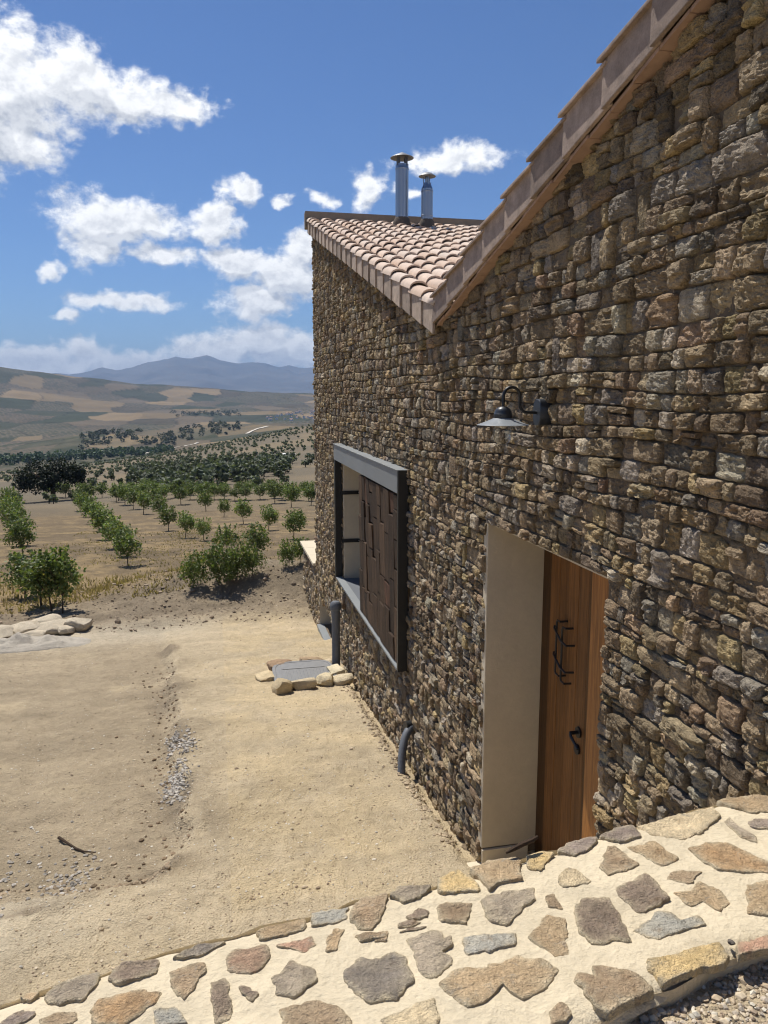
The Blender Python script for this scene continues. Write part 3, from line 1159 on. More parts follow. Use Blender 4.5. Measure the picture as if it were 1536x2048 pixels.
# wrought pull handles
yh, zh = 4.06, -1.47
for dy, dz in ((0.0, 0.0), (-0.075, -0.02)):
    ph = MB()
    x_ = XD - 0.045
    ph.tube([(XD, yh + dy - 0.05, zh + 0.165 + dz), (x_, yh + dy - 0.045, zh + 0.165 + dz), (x_, yh + dy - 0.008, zh + 0.163 + dz), (x_, yh + dy, zh + 0.15 + dz),
             (x_, yh + dy, zh - 0.15 + dz), (x_, yh + dy - 0.008, zh - 0.163 + dz), (x_, yh + dy - 0.045, zh - 0.165 + dz), (XD, yh + dy - 0.05, zh - 0.165 + dz)], 0.0065, 8)
    auto_smooth(under(ph.build('pull_handle', M['black']), door))
for dz in (0.10, -0.06):
    ph = MB().tube([(XD - 0.048, yh + 0.02, zh + dz + 0.02), (XD - 0.06, yh, zh + dz + 0.014), (XD - 0.06, yh - 0.09, zh + dz - 0.035), (XD - 0.05, yh - 0.14, zh + dz - 0.05), (XD, yh - 0.15, zh + dz - 0.05)], 0.0065, 8)
    auto_smooth(under(ph.build('handle_crossbar', M['black']), door))
yl, zl = 3.815, -1.93
lv = MB().tube([(XD, yl, zl + 0.03), (XD - 0.055, yl, zl + 0.03), (XD - 0.062, yl - 0.02, zl + 0.02), (XD - 0.062, yl - 0.11, zl - 0.015)], [0.012, 0.011, 0.010, 0.008], 8)
lv.tube([(XD + 0.004, yl, zl + 0.03), (XD - 0.012, yl, zl + 0.03)], 0.032, 14)
auto_smooth(under(lv.build('lever_handle', M['black']), door))
auto_smooth(under(MB().tube([(XD + 0.004, yl + 0.005, zl - 0.075), (XD - 0.014, yl + 0.005, zl - 0.075)], 0.030, 14).build('escutcheon', M['black']), door))

# ---- window with the steel frame and the sliding plank shutter
y0, y1, z0, z1 = WIN
win = under(MB().box((WX + 0.30, y0, z0), (WX + 0.33, y1, z1)).build('window', M['pane']))
under(MB().box((WX + 0.24, y0, z0 + 0.02), (WX + 0.29, y0 + 0.06, z1)).box((WX + 0.24, y1 - 0.08, z0 + 0.02), (WX + 0.29, y1 - 0.022, z1))
      .box((WX + 0.24, y0 + 0.06, z0 + 0.02), (WX + 0.29, y1 - 0.08, z0 + 0.09)).box((WX + 0.24, y0 + 0.06, z1 - 0.08), (WX + 0.29, y1 - 0.08, z1 - 0.022)).build('sash', M['steel']), win)
under(MB().box((WX + 0.0, y1 - 0.018, z0 + 0.004), (WX + 0.30, y1 + 0.04, z1)).box((WX + 0.03, y0, z1 - 0.018), (WX + 0.30, y1 - 0.018, z1 + 0.04)).build('window_reveal', M['plaster'], bevel=0.004))
under(MB().box((WX - 0.085, y0, z0 - 0.03), (WX + 0.30, y1 + 0.0, z0 + 0.004)).build('window_sill', M['pvc'], bevel=0.003))  # darker grey puts the shade on this sill into its colour
FX0, FX1 = 1.50, 1.59
FY0, FY1, FZ0, FZ1 = 6.36, 10.06, -2.43, -0.64
fr = empty('shutter_frame')
under(fr)
under(MB().box((FX0, FY0 + 0.0345, FZ1 - 0.20), (FX1, FY1, FZ1)).build('top_rail', M['steel'], bevel=0.003), fr)
under(MB().box((FX0 - 0.012, FY0 - 0.012, FZ1 + 0.002), (FX1 + 0.02, FY1 + 0.012, FZ1 + 0.008)).build('top_flashing', M['steel']), fr)
under(MB().box((FX0 + 0.001, FY0 - 0.006, FZ0), (FX1, FY0 + 0.034, FZ1 - 0.001)).build('post', M['black'], bevel=0.002), fr)
under(MB().box((FX0, FY1 - 0.10, FZ0), (FX1, FY1, FZ1 - 0.202)).build('post', M['black'], bevel=0.002), fr)
under(MB().box((FX0, FY0 + 0.036, FZ0), (FX1, FY1 - 0.101, FZ0 + 0.022)).build('bottom_rail', M['steel'], bevel=0.002), fr)
for zc in (-1.265, -1.905):
    sb = MB().box((FX1 - 0.02, y1 - 0.030, zc - 0.024), (1.80, y1 - 0.0185, zc + 0.024))
    sb.tube([(1.80, y1 - 0.030, zc), (1.80, y1 - 0.0188, zc)], 0.024, 16)
    o = under(sb.build('bracket', M['black']), fr)
    under(auto_smooth(MB().tube([(1.797, y1 - 0.038, zc), (1.797, y1 - 0.029, zc)], 0.008, 8).build('bolt', M['steel'])), fr)
sh = empty('plank_shutter')
under(sh)
SY0, SY1 = FY0 + 0.038, 8.27
under(MB().box((FX0 + 0.052, SY0, FZ0 + 0.03), (FX1 - 0.012, SY1, FZ1 - 0.21)).build('backing_board', M['oldwood'], tint=(0.5, 0.5, 0.5)), sh)
r2 = random.Random(5)
ys = SY0
while ys < SY1 - 0.05:
    w = min(r2.uniform(0.12, 0.22), SY1 - ys)
    if SY1 - ys - w < 0.08:
        w = SY1 - ys
    zz = FZ0 + 0.03
    while zz < FZ1 - 0.24:
        hgt = r2.uniform(0.2, 0.62)
        ze = min(zz + hgt, FZ1 - 0.212)
        if FZ1 - 0.212 - ze < 0.12:
            ze = FZ1 - 0.212
        xo = r2.uniform(0.0, 0.018)
        tn = r2.choice([0.55, 0.65, 0.8, 0.95, 1.1, 1.3])
        red = 1.0
        if r2.random() < 0.04:
            tn, red = 1.2, 1.2
        p = [(FX0 + 0.010 + xo + r2.uniform(0, 0.008), ys + 0.002, zz + 0.002), (FX0 + 0.05, ys + 0.002, zz + 0.002), (FX0 + 0.05, ys + w - 0.002, zz + 0.002), (FX0 + 0.010 + xo, ys + w - 0.002, zz + 0.002)]
        sk_ = r2.uniform(-0.02, 0.02)
        q = [(x - (0.010 if i in (0, 3) else 0), y, ze - 0.006 + (sk_ if i in (2, 3) else 0) * 0.4 + r2.uniform(-0.012, 0)) for i, (x, y, z) in enumerate(p)]
        pk = MB().hexa(p + q).build('plank', M['oldwood'], bevel=0.002, tint=(tn * red, tn * 0.95, tn * 0.85))
        under(pk, sh)
        zz = ze
    ys += w

# ---- low window at the foot of the wall
y0, y1, z0, z1 = BAS
bw = under(MB().box((WX + 0.30, y0, z0), (WX + 0.33, y1, z1)).build('cellar_window', M['pane']))
under(MB().box((WX - 0.004, y1 - 0.018, z0), (WX + 0.30, y1 + 0.03, z1)).build('window_reveal', M['plaster']), bw)
under(MB().box((WX - 0.055, y0, z0 - 0.05), (WX + 0.06, y1, z0 + 0.012)).box((WX + 0.061, y0, z0 - 0.05), (WX + 0.30, y1, z0 - 0.012)).build('window_sill', M['steel'], bevel=0.004), bw)

# ---- roofs
EXPO, PITCHX = 0.355, 0.226
TL = 0.41


def tile_mesh(name, tint, rg):
    """S tile: barrel and pan; x across, y up the slope, z off the slope"""
    prof = []
    for k in range(9):
        a = math.pi * (1 - k / 8)
        prof.append((0.075 + 0.075 * math.cos(a), 0.005 + 0.062 * math.sin(a) ** 0.9))
    for k in range(1, 5):
        s = k / 4
        prof.append((0.15 + 0.078 * s, 0.005 - 0.012 * math.sin(math.pi * s)))
    n = len(prof)
    V, Fs = [], []
    for (yv, dz, sc) in ((0.0, 0.026, 1.03), (0.0, 0.026, 1.03), (TL * 0.5, 0.013, 1.0), (TL, 0.0, 0.97)):
        for (x, z) in prof:
            V.append(((x - 0.113) * sc + 0.113, yv, z * sc + dz))
    for k in range(n):
        V[k] = (V[k][0], V[k][1] + 0.002, V[k][2] - 0.016)   # underside of the nose
    for rrow in range(3):
        for k in range(n - 1):
            a = rrow * n + k
            Fs.append((a, a + 1, a + n + 1, a + n))
    me = mesh_np(name, V, np.array(Fs), M['tile'], False, np.array(tint))
    sm = np.array([i >= (n - 1) for i in range(len(Fs))])
    me.polygons.foreach_set('use_smooth', sm)
    bm = bmesh.new()
    bm.from_mesh(me)
    for e in bm.edges:
        if all(v.index < 2 * n and v.index >= n for v in e.verts):
            e.smooth = False
    bm.to_mesh(me)
    bm.free()
    return me


TT = [(0.58, 0.455, 0.36), (0.61, 0.48, 0.38), (0.54, 0.415, 0.325), (0.63, 0.51, 0.415), (0.55, 0.41, 0.31), (0.58, 0.475, 0.39)]
TM = [tile_mesh('roof_tile', [c * 1.0 for c in tt], None) for tt in TT]


def roof(nm, ang_sign, n_rows, n_cols, x0, slope, y_low, individual):
    """deck plus tiles; the tiles climb away from the valley"""
    th_ = math.atan(slope)
    deck = MB()
    yl_, yh_ = y_low, y_low + ang_sign * n_rows * EXPO * math.cos(th_)
    zl_, zh_ = 0.65 - 0.055, 0.65 - 0.055 + n_rows * EXPO * math.sin(th_)
    X1 = x0 + n_cols * PITCHX
    deck.hexa([(1.69, yl_, zl_ - 0.12), (X1, yl_, zl_ - 0.12), (X1, yh_, zh_ - 0.12), (1.69, yh_, zh_ - 0.12),
               (1.69, yl_, zl_), (X1, yl_, zl_), (X1, yh_, zh_), (1.69, yh_, zh_)])
    dk = under(deck.build('roof', M['collar']))
    r3 = random.Random(9 if ang_sign > 0 else 10)
    rest_v, rest_f, rest_t = [], [], []
    items = []
    for rw in range(n_rows):
        for cl in range(n_cols):
            y = y_low + ang_sign * (rw * EXPO - 0.03) * math.cos(th_)
            z = 0.65 - 0.052 + (rw * EXPO - 0.03) * math.sin(th_)
            x = x0 + cl * PITCHX
            items.append((rw, cl, x, y, z))
    if individual:
        def shown(it):
            u, v = project(np.array([it[2] + 0.1, it[3] + 0.1, it[4] + 0.1]))
            edge = np.interp(u, [868, 955, 1040, 1100], [603, 492, 375, 292])
            return float(v) < edge + 4
        vis_ = [it for it in items if shown(it)]
        vis_.sort(key=lambda it: math.dist((it[2], it[3], it[4]), (0, 0, 0)))
        chosen = set((it[0], it[1]) for it in vis_[:300])
    else:
        chosen = set()
    for (rw, cl, x, y, z) in items:
        me = r3.choice(TM)
        rz = r3.uniform(-0.022, 0.022)
        dz = r3.uniform(-0.004, 0.006)
        rot = (th_ if ang_sign > 0 else th_, 0, rz if ang_sign > 0 else rz + math.pi)
        if (rw, cl) in chosen:
            o = link('roof_tile', me, loc=(x, y, z + dz), rot=rot)
            under(o, dk)
        else:
            mtx = Matrix.Translation((x if ang_sign > 0 else x + PITCHX, y, z + dz)) @ Matrix.Rotation(rot[2], 4, 'Z') @ Matrix.Rotation(th_, 4, 'X')
            b = len(rest_v)
            for vtx in me.vertices:
                rest_v.append(tuple(mtx @ vtx.co))
            for pl in me.polygons:
                rest_f.append([b + i for i in pl.vertices])
            c = TT[TM.index(me)]
            rest_t += [c] * len(me.vertices)
    o = link('far_tiles', mesh_np('far_tiles', rest_v, np.array(rest_f), M['tile'], True, np.array(rest_t)))
    under(o, dk)
    tag(o, kind='stuff')
    return dk, (yh_, zh_)


NRL = int((12.72 - YV) / (EXPO * math.cos(math.atan(SL)))) + 1
left_roof, (ry, rz_) = roof('left', 1, NRL, 24, 1.506, SL, YV + 0.0, True)
right_roof, _ = roof('right', -1, 19, 24, 1.535, SR, YV + 0.0, False)
# capping along the high edge
rc = MB()
rc.hexa([(1.49, ry - 0.03, rz_ - 0.10), (7.0, ry - 0.03, rz_ - 0.10), (7.0, ry + 0.10, rz_ - 0.10), (1.49, ry + 0.10, rz_ - 0.10),
         (1.49, ry - 0.02, rz_ + 0.17), (7.0, ry - 0.02, rz_ + 0.17), (7.0, ry + 0.11, rz_ + 0.15), (1.49, ry + 0.11, rz_ + 0.15)])
under(rc.build('ridge_capping', M['ridge'], bevel=0.012))
# hanging verge tiles, one for each row, each lapping over the one below
r4 = random.Random(3)
for sgn, slope, n in ((1, SL, NRL), (-1, SR, 19)):
    th_ = math.atan(slope)
    for k in range(n):
        a0, a1 = k * EXPO - 0.02, (k + 1) * EXPO + 0.012
        if k == 0:
            a0 = 0.0
        pts = []
        base = 0.65 - 0.02
        xin = 0.016
        for s_, lap in ((a0, 0.0), (a1, xin)):
            yv = YV + sgn * s_ * math.cos(th_)
            zv = base + s_ * math.sin(th_)
            hb = 0.128 if sgn < 0 else 0.205
            pts.append((yv, zv - hb, zv + (0.045 if sgn < 0 else 0.022) - lap * 0.8, lap))
        (ya, ba, ta, la), (yb, bb, tb, lb) = pts
        xo = 1.512 + r4.uniform(-0.003, 0.003)
        m_ = MB()
        m_.hexa([(xo + la, ya, ba), (xo + la + 0.02, ya, ba), (xo + lb + 0.02, yb, bb), (xo + lb, yb, bb),
                 (xo + la, ya, ta), (xo + la + 0.02, ya, ta), (xo + lb + 0.02, yb, tb), (xo + lb, yb, tb)])
        # the top of the tile, turned over the edge with a small nose
        if sgn < 0:
            m_.hexa([(xo + la - 0.022, ya - sgn * 0.012, ta - 0.004), (xo + 0.10, ya - sgn * 0.012, ta + 0.016), (xo + 0.10, yb, tb + 0.006), (xo + lb - 0.022, yb, tb - 0.014),
                     (xo + la - 0.022, ya - sgn * 0.012, ta + 0.014), (xo + 0.09, ya - sgn * 0.012, ta + 0.040), (xo + 0.09, yb, tb + 0.026), (xo + lb - 0.022, yb, tb + 0.002)])
        g = r4.uniform(0.75, 1.2)
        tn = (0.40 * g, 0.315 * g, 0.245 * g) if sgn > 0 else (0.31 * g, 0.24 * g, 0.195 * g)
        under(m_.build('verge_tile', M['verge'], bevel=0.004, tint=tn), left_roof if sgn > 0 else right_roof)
    if sgn < 0:
        for k in range(n * 2):
            s0, s1 = k * EXPO / 2, (k + 1) * EXPO / 2 - 0.004
            dx = r4.uniform(0, 0.012)
            ya, yb = YV - s0 * math.cos(th_), YV - s1 * math.cos(th_)
            za, zb_ = 0.65 - 0.166 + s0 * math.sin(th_), 0.65 - 0.166 + s1 * math.sin(th_)
            q = [(1.536 + dx, ya, za), (1.66, ya, za), (1.66, yb, zb_), (1.536 + dx, yb, zb_)]
            under(MB().hexa(q + [(x, y, z + 0.016) for x, y, z in q]).build('thin_brick', M['rasilla'], bevel=0.002), right_roof)

# ---- steel flues
for i, (cx_, cy_, rad, hgt, kind) in enumerate(((2.98, 12.42, 0.103, 0.82, 0), (3.345, 12.25, 0.092, 0.48, 1))):
    zb = float(roof_top(cy_)) - 0.03
    fl = empty('steel_flue', (0, 0, 0))
    under(fl)
    P = MB().lathe([(rad * 1.45, 0.0 - 0.08), (rad * 1.42, 0.04), (rad * 1.25, 0.11), (rad * 0.95, 0.15)], 22, (cx_, cy_, zb))
    auto_smooth(under(P.build('cement_collar', M['collar']), fl))
    zt0 = zb + 0.12
    P = MB().lathe([(rad, 0), (rad, hgt * 0.90), (rad * 1.03, hgt * 0.90), (rad * 1.05, hgt * 0.91), (rad * 1.05, hgt * 0.925), (rad * 1.02, hgt * 0.935), (rad, hgt * 0.94), (rad, hgt)], 28, (cx_, cy_, zt0))
    if kind:
        P.lathe([(rad * 1.01, hgt * 0.14), (rad * 1.05, hgt * 0.15), (rad * 1.05, hgt * 0.18), (rad * 1.01, hgt * 0.19)], 28, (cx_, cy_, zt0))
        P.lathe([(rad, hgt), (rad * 0.7, hgt + 0.06), (rad * 0.68, hgt + 0.09)], 28, (cx_, cy_, zt0))
    auto_smooth(under(P.build('flue_pipe', M['chrome']), fl))
    # seam down the pipe
    under(MB().box((cx_ - 0.006, cy_ - rad - 0.004, zt0 + 0.01), (cx_ + 0.006, cy_ - rad + 0.006, zt0 + hgt * 0.9)).build('seam', M['chrome']), fl)
    zc = zt0 + hgt + (0.09 if kind else 0)
    rw = rad * (0.62 if kind else 0.8)
    gap_ = 0.10
    for k in range(3 if kind else 4):
        a = 2 * math.pi * k / (3 if kind else 4) + 0.6
        px, py = cx_ + rw * math.cos(a), cy_ + rw * math.sin(a)
        w_ = 0.008 if kind else 0.022
        under(MB().box((px - w_, py - w_, zc - 0.03), (px + w_, py + w_, zc + gap_)).build('cap_strut', M['chrome' if kind else 'chromedark']), fl)
    if kind:
        auto_smooth(under(MB().lathe([(rad * 0.36, -0.05), (rad * 0.36, gap_)], 18, (cx_, cy_, zc)).build('inner_pipe', M['chrome']), fl))
    cr = 0.185 if not kind else 0.135
    P = MB().lathe([(0.004, gap_ + 0.085 if not kind else gap_ + 0.06), (cr * 0.5, gap_ + 0.045), (cr * 0.97, gap_ + 0.002), (cr, gap_ - 0.004), (cr * 0.97, gap_ - 0.004), (cr * 0.5, gap_ + 0.030), (0.004, gap_ + 0.05)], 30, (cx_, cy_, zc))
    auto_smooth(under(P.build('rain_cap', M['raincap']), fl), 50)

# ------------------------------------------------------------------ low garden wall beyond the house
gw = empty('garden_wall', (WX, 13.9, -3.9))
tag(gw, 'low stone wall with cream coping beyond the far corner of the house', 'wall')
under(MB().box((WX + 0.02, Y_END - 0.02, -5.2), (WX + 0.45, 14.88, -2.93)).build('core', M['joint']), gw)
gcells = stone_cells(Y_END + 0.01, 14.9, -4.6, -2.9, [], lambda y: -2.905, random.Random(8), False)
joined_stones('facing_stones', gcells, FAR_T, np.random.default_rng(5), M['stone'], gw)
for k in range(3):
    a = Y_END + 0.005 + k * 0.70
    under(MB().box((WX - 0.06, a, -2.90), (WX + 0.50, a + 0.694, -2.85)).build('coping_slab', M['captile'], bevel=0.005), gw)

# ------------------------------------------------------------------ parapet in the foreground
ZC = -1.15


def on_cap(u, v, z=ZC):
    r = ray(u, v)
    t_ = z / r[2]
    return r[0] * t_, r[1] * t_


far_px = [(-400, 2130), (-150, 2045), (0, 1993), (100, 1966), (200, 1937), (330, 1893), (430, 1863), (520, 1842), (610, 1828), (700, 1793), (790, 1776), (860, 1766), (950, 1738), (1050, 1706), (1110, 1690), (1190, 1668), (1250, 1648), (1430, 1602), (1536, 1583)]
fp = np.array([on_cap(u, v) for u, v in far_px])
near_px = [(1190, 2050), (1225, 2030), (1330, 1975), (1420, 1925), (1536, 1885)]
npx = np.array([on_cap(u, v) for u, v in near_px])
NX = np.concatenate([[-1.2, -0.6, 0.0, 0.35], npx[:, 0], [1.65]])
NY = np.concatenate([[0.62, 0.78, 0.93, 1.05], npx[:, 1], [npx[-1, 1] + 0.12]])
FXs = np.concatenate([fp[:, 0], [1.70]])
FYs = np.concatenate([fp[:, 1], [fp[-1, 1] + 0.03]])
par = empty('parapet_wall', (0.3, 1.5, -3.0))
tag(par, 'broad low wall topped with pale mortar and embedded flat stones in the foreground', 'wall')
nx_, ny_ = 230, 70
xs = np.linspace(-1.15, 1.615, nx_)
T = np.linspace(0, 1, ny_)
Xg, Tg = np.meshgrid(xs, T, indexing='ij')
yn = np.interp(Xg, NX, NY) + 0.008 * fbm(Xg * 9, Xg * 0, seed=2)
yf = np.interp(Xg, FXs, FYs) + 0.008 * fbm(Xg * 11, Xg * 0, seed=3)
Yg = yn + (yf - yn) * Tg


def cap_z(x, y):
    return 0.007 * fbm(x * 4, y * 4, octaves=4, seed=61) + 0.0035 * fbm(x * 16, y * 16, octaves=3, seed=62)


Zg = ZC + cap_z(Xg, Yg) + 0.0016 * fbm(Xg * 60, Yg * 60, octaves=2, seed=63)
rim = np.minimum(Yg - yn, yf - Yg)
Zg = Zg - 0.03 * np.exp(-rim / 0.018)
Vc = np.stack([Xg, Yg, Zg], -1).reshape(-1, 3)
ii = (np.arange(nx_ - 1)[:, None] * ny_ + np.arange(ny_ - 1)[None, :]).ravel()
Qc = np.stack([ii, ii + ny_, ii + ny_ + 1, ii + 1], -1)
under(link('mortar_cap', mesh_np('mortar_cap', Vc, Qc, M['mortar'], True)), par)
# body of the wall under the cap
bv, bf = [], []
for k, x in enumerate(xs):
    a = float(np.interp(x, NX, NY)) + 0.004
    c = float(np.interp(x, FXs, FYs)) - 0.004
    jn = 0.010 * float(vnoise(np.array([x * 14]), np.array([0.3]))[0])
    bv += [(x, a + jn, ZC - 0.012), (x, a + 0.004 - jn, ZC - 0.35), (x, c - 0.02, -3.4), (x, c + jn, ZC - 0.012)]
    if k:
        q = 4 * k
        bf += [(q - 4, q, q + 1, q - 3), (q - 2, q + 2, q + 3, q - 1)]
body = under(link('body', mesh_np('body', bv, np.array(bf), M['mortar'], True)), par)

CAPC = {'tan': (0.36, 0.27, 0.17), 'pale': (0.56, 0.47, 0.32), 'purple': (0.235, 0.195, 0.175), 'brown': (0.285, 0.215, 0.145), 'orange': (0.34, 0.225, 0.125), 'grey': (0.29, 0.25, 0.20),
        'blue': (0.30, 0.30, 0.275), 'dark': (0.205, 0.162, 0.130), 'red': (0.27, 0.18, 0.13), 'yellow': (0.54, 0.41, 0.21), 'pink': (0.42, 0.26, 0.19), 'dgrey': (0.20, 0.18, 0.16)}
A = 1.979
B = 1.92
SA = [  # outlines of the embedded stones (enlarged crops of the photograph), colour, proudness in mm
    ('yellow', 8, [(575, 300), (650, 283), (690, 290), (655, 330), (640, 360), (590, 350)]),
    ('purple', 12, [(700, 280), (740, 245), (860, 230), (862, 250), (820, 285), (770, 303)]),
    ('purple', 10, [(870, 225), (930, 195), (1000, 180), (1040, 235), (960, 250), (900, 240)]),
    ('pale', 8, [(1015, 185), (1320, 118), (1350, 150), (1300, 200), (1200, 245), (1080, 225)]),
    ('tan', 12, [(1325, 90), (1480, 65), (1560, 75), (1570, 130), (1470, 138), (1380, 118)]),
    ('grey', 3, [(1355, 165), (1380, 150), (1420, 190), (1490, 230), (1490, 250), (1430, 235)]),
    ('purple', 6, [(1455, 175), (1560, 152), (1570, 200), (1480, 195)]),
    ('orange', 6, [(1225, 280), (1290, 250), (1380, 250), (1470, 295), (1536, 325), (1550, 368), (1430, 370), (1330, 365), (1270, 330)]),
    ('tan', 5, [(980, 265), (1090, 248), (1185, 318), (1120, 350), (1050, 310)]),
    ('brown', 6, [(900, 265), (930, 262), (1030, 335), (960, 365), (900, 383), (868, 345)]),
    ('pale', 5, [(695, 390), (730, 342), (775, 345), (840, 400), (790, 420), (720, 428)]),
    ('tan', 18, [(355, 360), (420, 325), (555, 305), (568, 395), (490, 405), (435, 440)]),
    ('yellow', 12, [(222, 395), (310, 360), (350, 375), (400, 440), (330, 455), (230, 450)]),
    ('grey', 12, [(40, 460), (80, 430), (205, 422), (160, 470), (90, 490)]),
    ('brown', 8, [(235, 495), (270, 485), (368, 485), (345, 575), (235, 560)]),
    ('grey', 10, [(395, 480), (420, 460), (610, 420), (620, 470), (555, 525), (500, 580), (430, 560)]),
    ('brown', 4, [(650, 455), (690, 447), (718, 505), (670, 505)]),
    ('brown', 3, [(1130, 395), (1170, 370), (1275, 370), (1225, 420)]),
    ('dark', 12, [(930, 430), (1050, 372), (1100, 410), (1150, 480), (1020, 528), (975, 490)]),
    ('tan', 4, [(1160, 450), (1230, 445), (1265, 405), (1350, 440), (1390, 490), (1350, 528), (1280, 485), (1235, 503), (1200, 490)]),
    ('tan', 6, [(1450, 415), (1540, 395), (1560, 545), (1455, 530)]),
    ('dark', 12, [(770, 490), (810, 468), (910, 470), (960, 560), (998, 648), (835, 650), (780, 600)]),
    ('blue', 6, [(1000, 600), (1100, 518), (1150, 520), (1190, 560), (1255, 537), (1298, 575), (1200, 600), (1100, 640)]),
    ('blue', 6, [(322, 625), (400, 612), (540, 610), (543, 655), (430, 685), (335, 700)]),
    ('tan', 7, [(580, 625), (665, 535), (735, 555), (748, 690), (690, 698), (640, 660)]),
    ('grey', 7, [(105, 635), (200, 605), (245, 605), (262, 640), (290, 615), (290, 665), (245, 690), (293, 710), (290, 740), (200, 797), (150, 770), (140, 705)]),
    ('tan', 10, [(230, 810), (300, 755), (400, 750), (480, 735), (540, 700), (600, 715), (640, 712), (712, 755), (640, 835), (560, 865), (520, 850), (490, 820), (430, 880), (350, 912), (270, 860)]),
    ('brown', 14, [(765, 800), (790, 770), (835, 775), (840, 740), (930, 755), (1000, 765), (1085, 830), (1080, 850), (900, 935), (850, 900), (830, 865)]),
    ('yellow', 12, [(1050, 720), (1100, 715), (1340, 650), (1380, 700), (1370, 735), (1230, 765), (1125, 812), (1060, 760)]),
    ('pink', 12, [(1410, 660), (1536, 620), (1550, 668), (1420, 705)]),
    ('brown', 8, [(670, 920), (720, 885), (765, 920), (740, 960), (680, 966)]),
    ('pale', 8, [(0, 960), (60, 925), (215, 870), (235, 940), (220, 985), (40, 1000)]),
    ('dark', 5, [(105, 545), (150, 512), (195, 520), (190, 545), (120, 555)]),
    ('dark', 5, [(68, 572), (120, 560), (170, 562), (150, 580), (75, 584)]),
    ('dark', 4, [(85, 602), (130, 584), (190, 580), (170, 596)]),
    ('brown', 6, [(-20, 600), (28, 600), (28, 635), (-20, 640)]),
]
SB = [
    ('tan', 9, [(990, 585), (1020, 565), (1170, 535), (1172, 575), (1080, 600), (1000, 612)]),
    ('blue', 5, [(1195, 515), (1340, 490), (1335, 530), (1270, 555), (1195, 565)]),
    ('brown', 10, [(1340, 510), (1380, 460), (1485, 445), (1480, 490), (1430, 570), (1375, 578), (1345, 545)]),
    ('pink', 5, [(1060, 635), (1195, 603), (1213, 640), (1170, 668), (1075, 645)]),
    ('tan', 4, [(1245, 670), (1280, 570), (1328, 575), (1300, 620), (1295, 660)]),
    ('brown', 6, [(1358, 605), (1485, 580), (1490, 605), (1380, 632)]),
    ('red', 7, [(870, 675), (900, 650), (1030, 632), (1038, 690), (1000, 730), (965, 748), (865, 730)]),
    ('dark', 10, [(415, 770), (430, 735), (480, 705), (610, 695), (605, 745), (530, 770), (455, 798)]),
    ('brown', 6, [(648, 740), (720, 715), (790, 703), (795, 735), (760, 760), (755, 800), (710, 853), (680, 830), (650, 790)]),
    ('grey', 6, [(170, 840), (200, 790), (300, 755), (385, 745), (380, 775), (320, 855), (240, 865), (185, 860)]),
    ('orange', 9, [(335, 895), (380, 850), (530, 810), (620, 825), (600, 865), (540, 905), (480, 940), (345, 945)]),
    ('dark', 7, [(810, 785), (860, 765), (885, 780), (880, 830), (895, 870), (875, 920), (825, 935), (815, 850)]),
    ('dark', 5, [(915, 800), (960, 793), (1000, 830), (975, 855), (930, 835)]),
    ('grey', 8, [(1035, 765), (1080, 735), (1115, 692), (1215, 735), (1225, 775), (1160, 820), (1130, 848), (1060, 825)]),
    ('dgrey', 9, [(1311, 745), (1382, 682), (1430, 691), (1517, 659), (1555, 676), (1597, 778), (1526, 854), (1411, 870), (1334, 801)]),
    ('brown', 9, [(1070, 890), (1230, 848), (1290, 875), (1360, 920), (1350, 965), (1080, 965)]),
    ('blue', 5, [(585, 890), (610, 878), (680, 880), (720, 937), (590, 945)]),
    ('purple', 8, [(0, 930), (90, 885), (143, 900), (110, 937), (0, 965)]),
    ('brown', 6, [(155, 930), (220, 903), (290, 900), (285, 940), (170, 960)]),
    ('tan', 4, [(70, 830), (110, 815), (150, 820), (120, 855), (80, 850)]),
    ('dgrey', 8, [(660, 690), (720, 655), (780, 630), (860, 618), (800, 655), (700, 690)]),
]
shapes = [(c, h, [(760 + x / A, 1560 + y / A) for x, y in p]) for c, h, p in SA] + [(c, h, [(x / B, 1560 + y / B) for x, y in p]) for c, h, p in SB]
crng = np.random.default_rng(17)
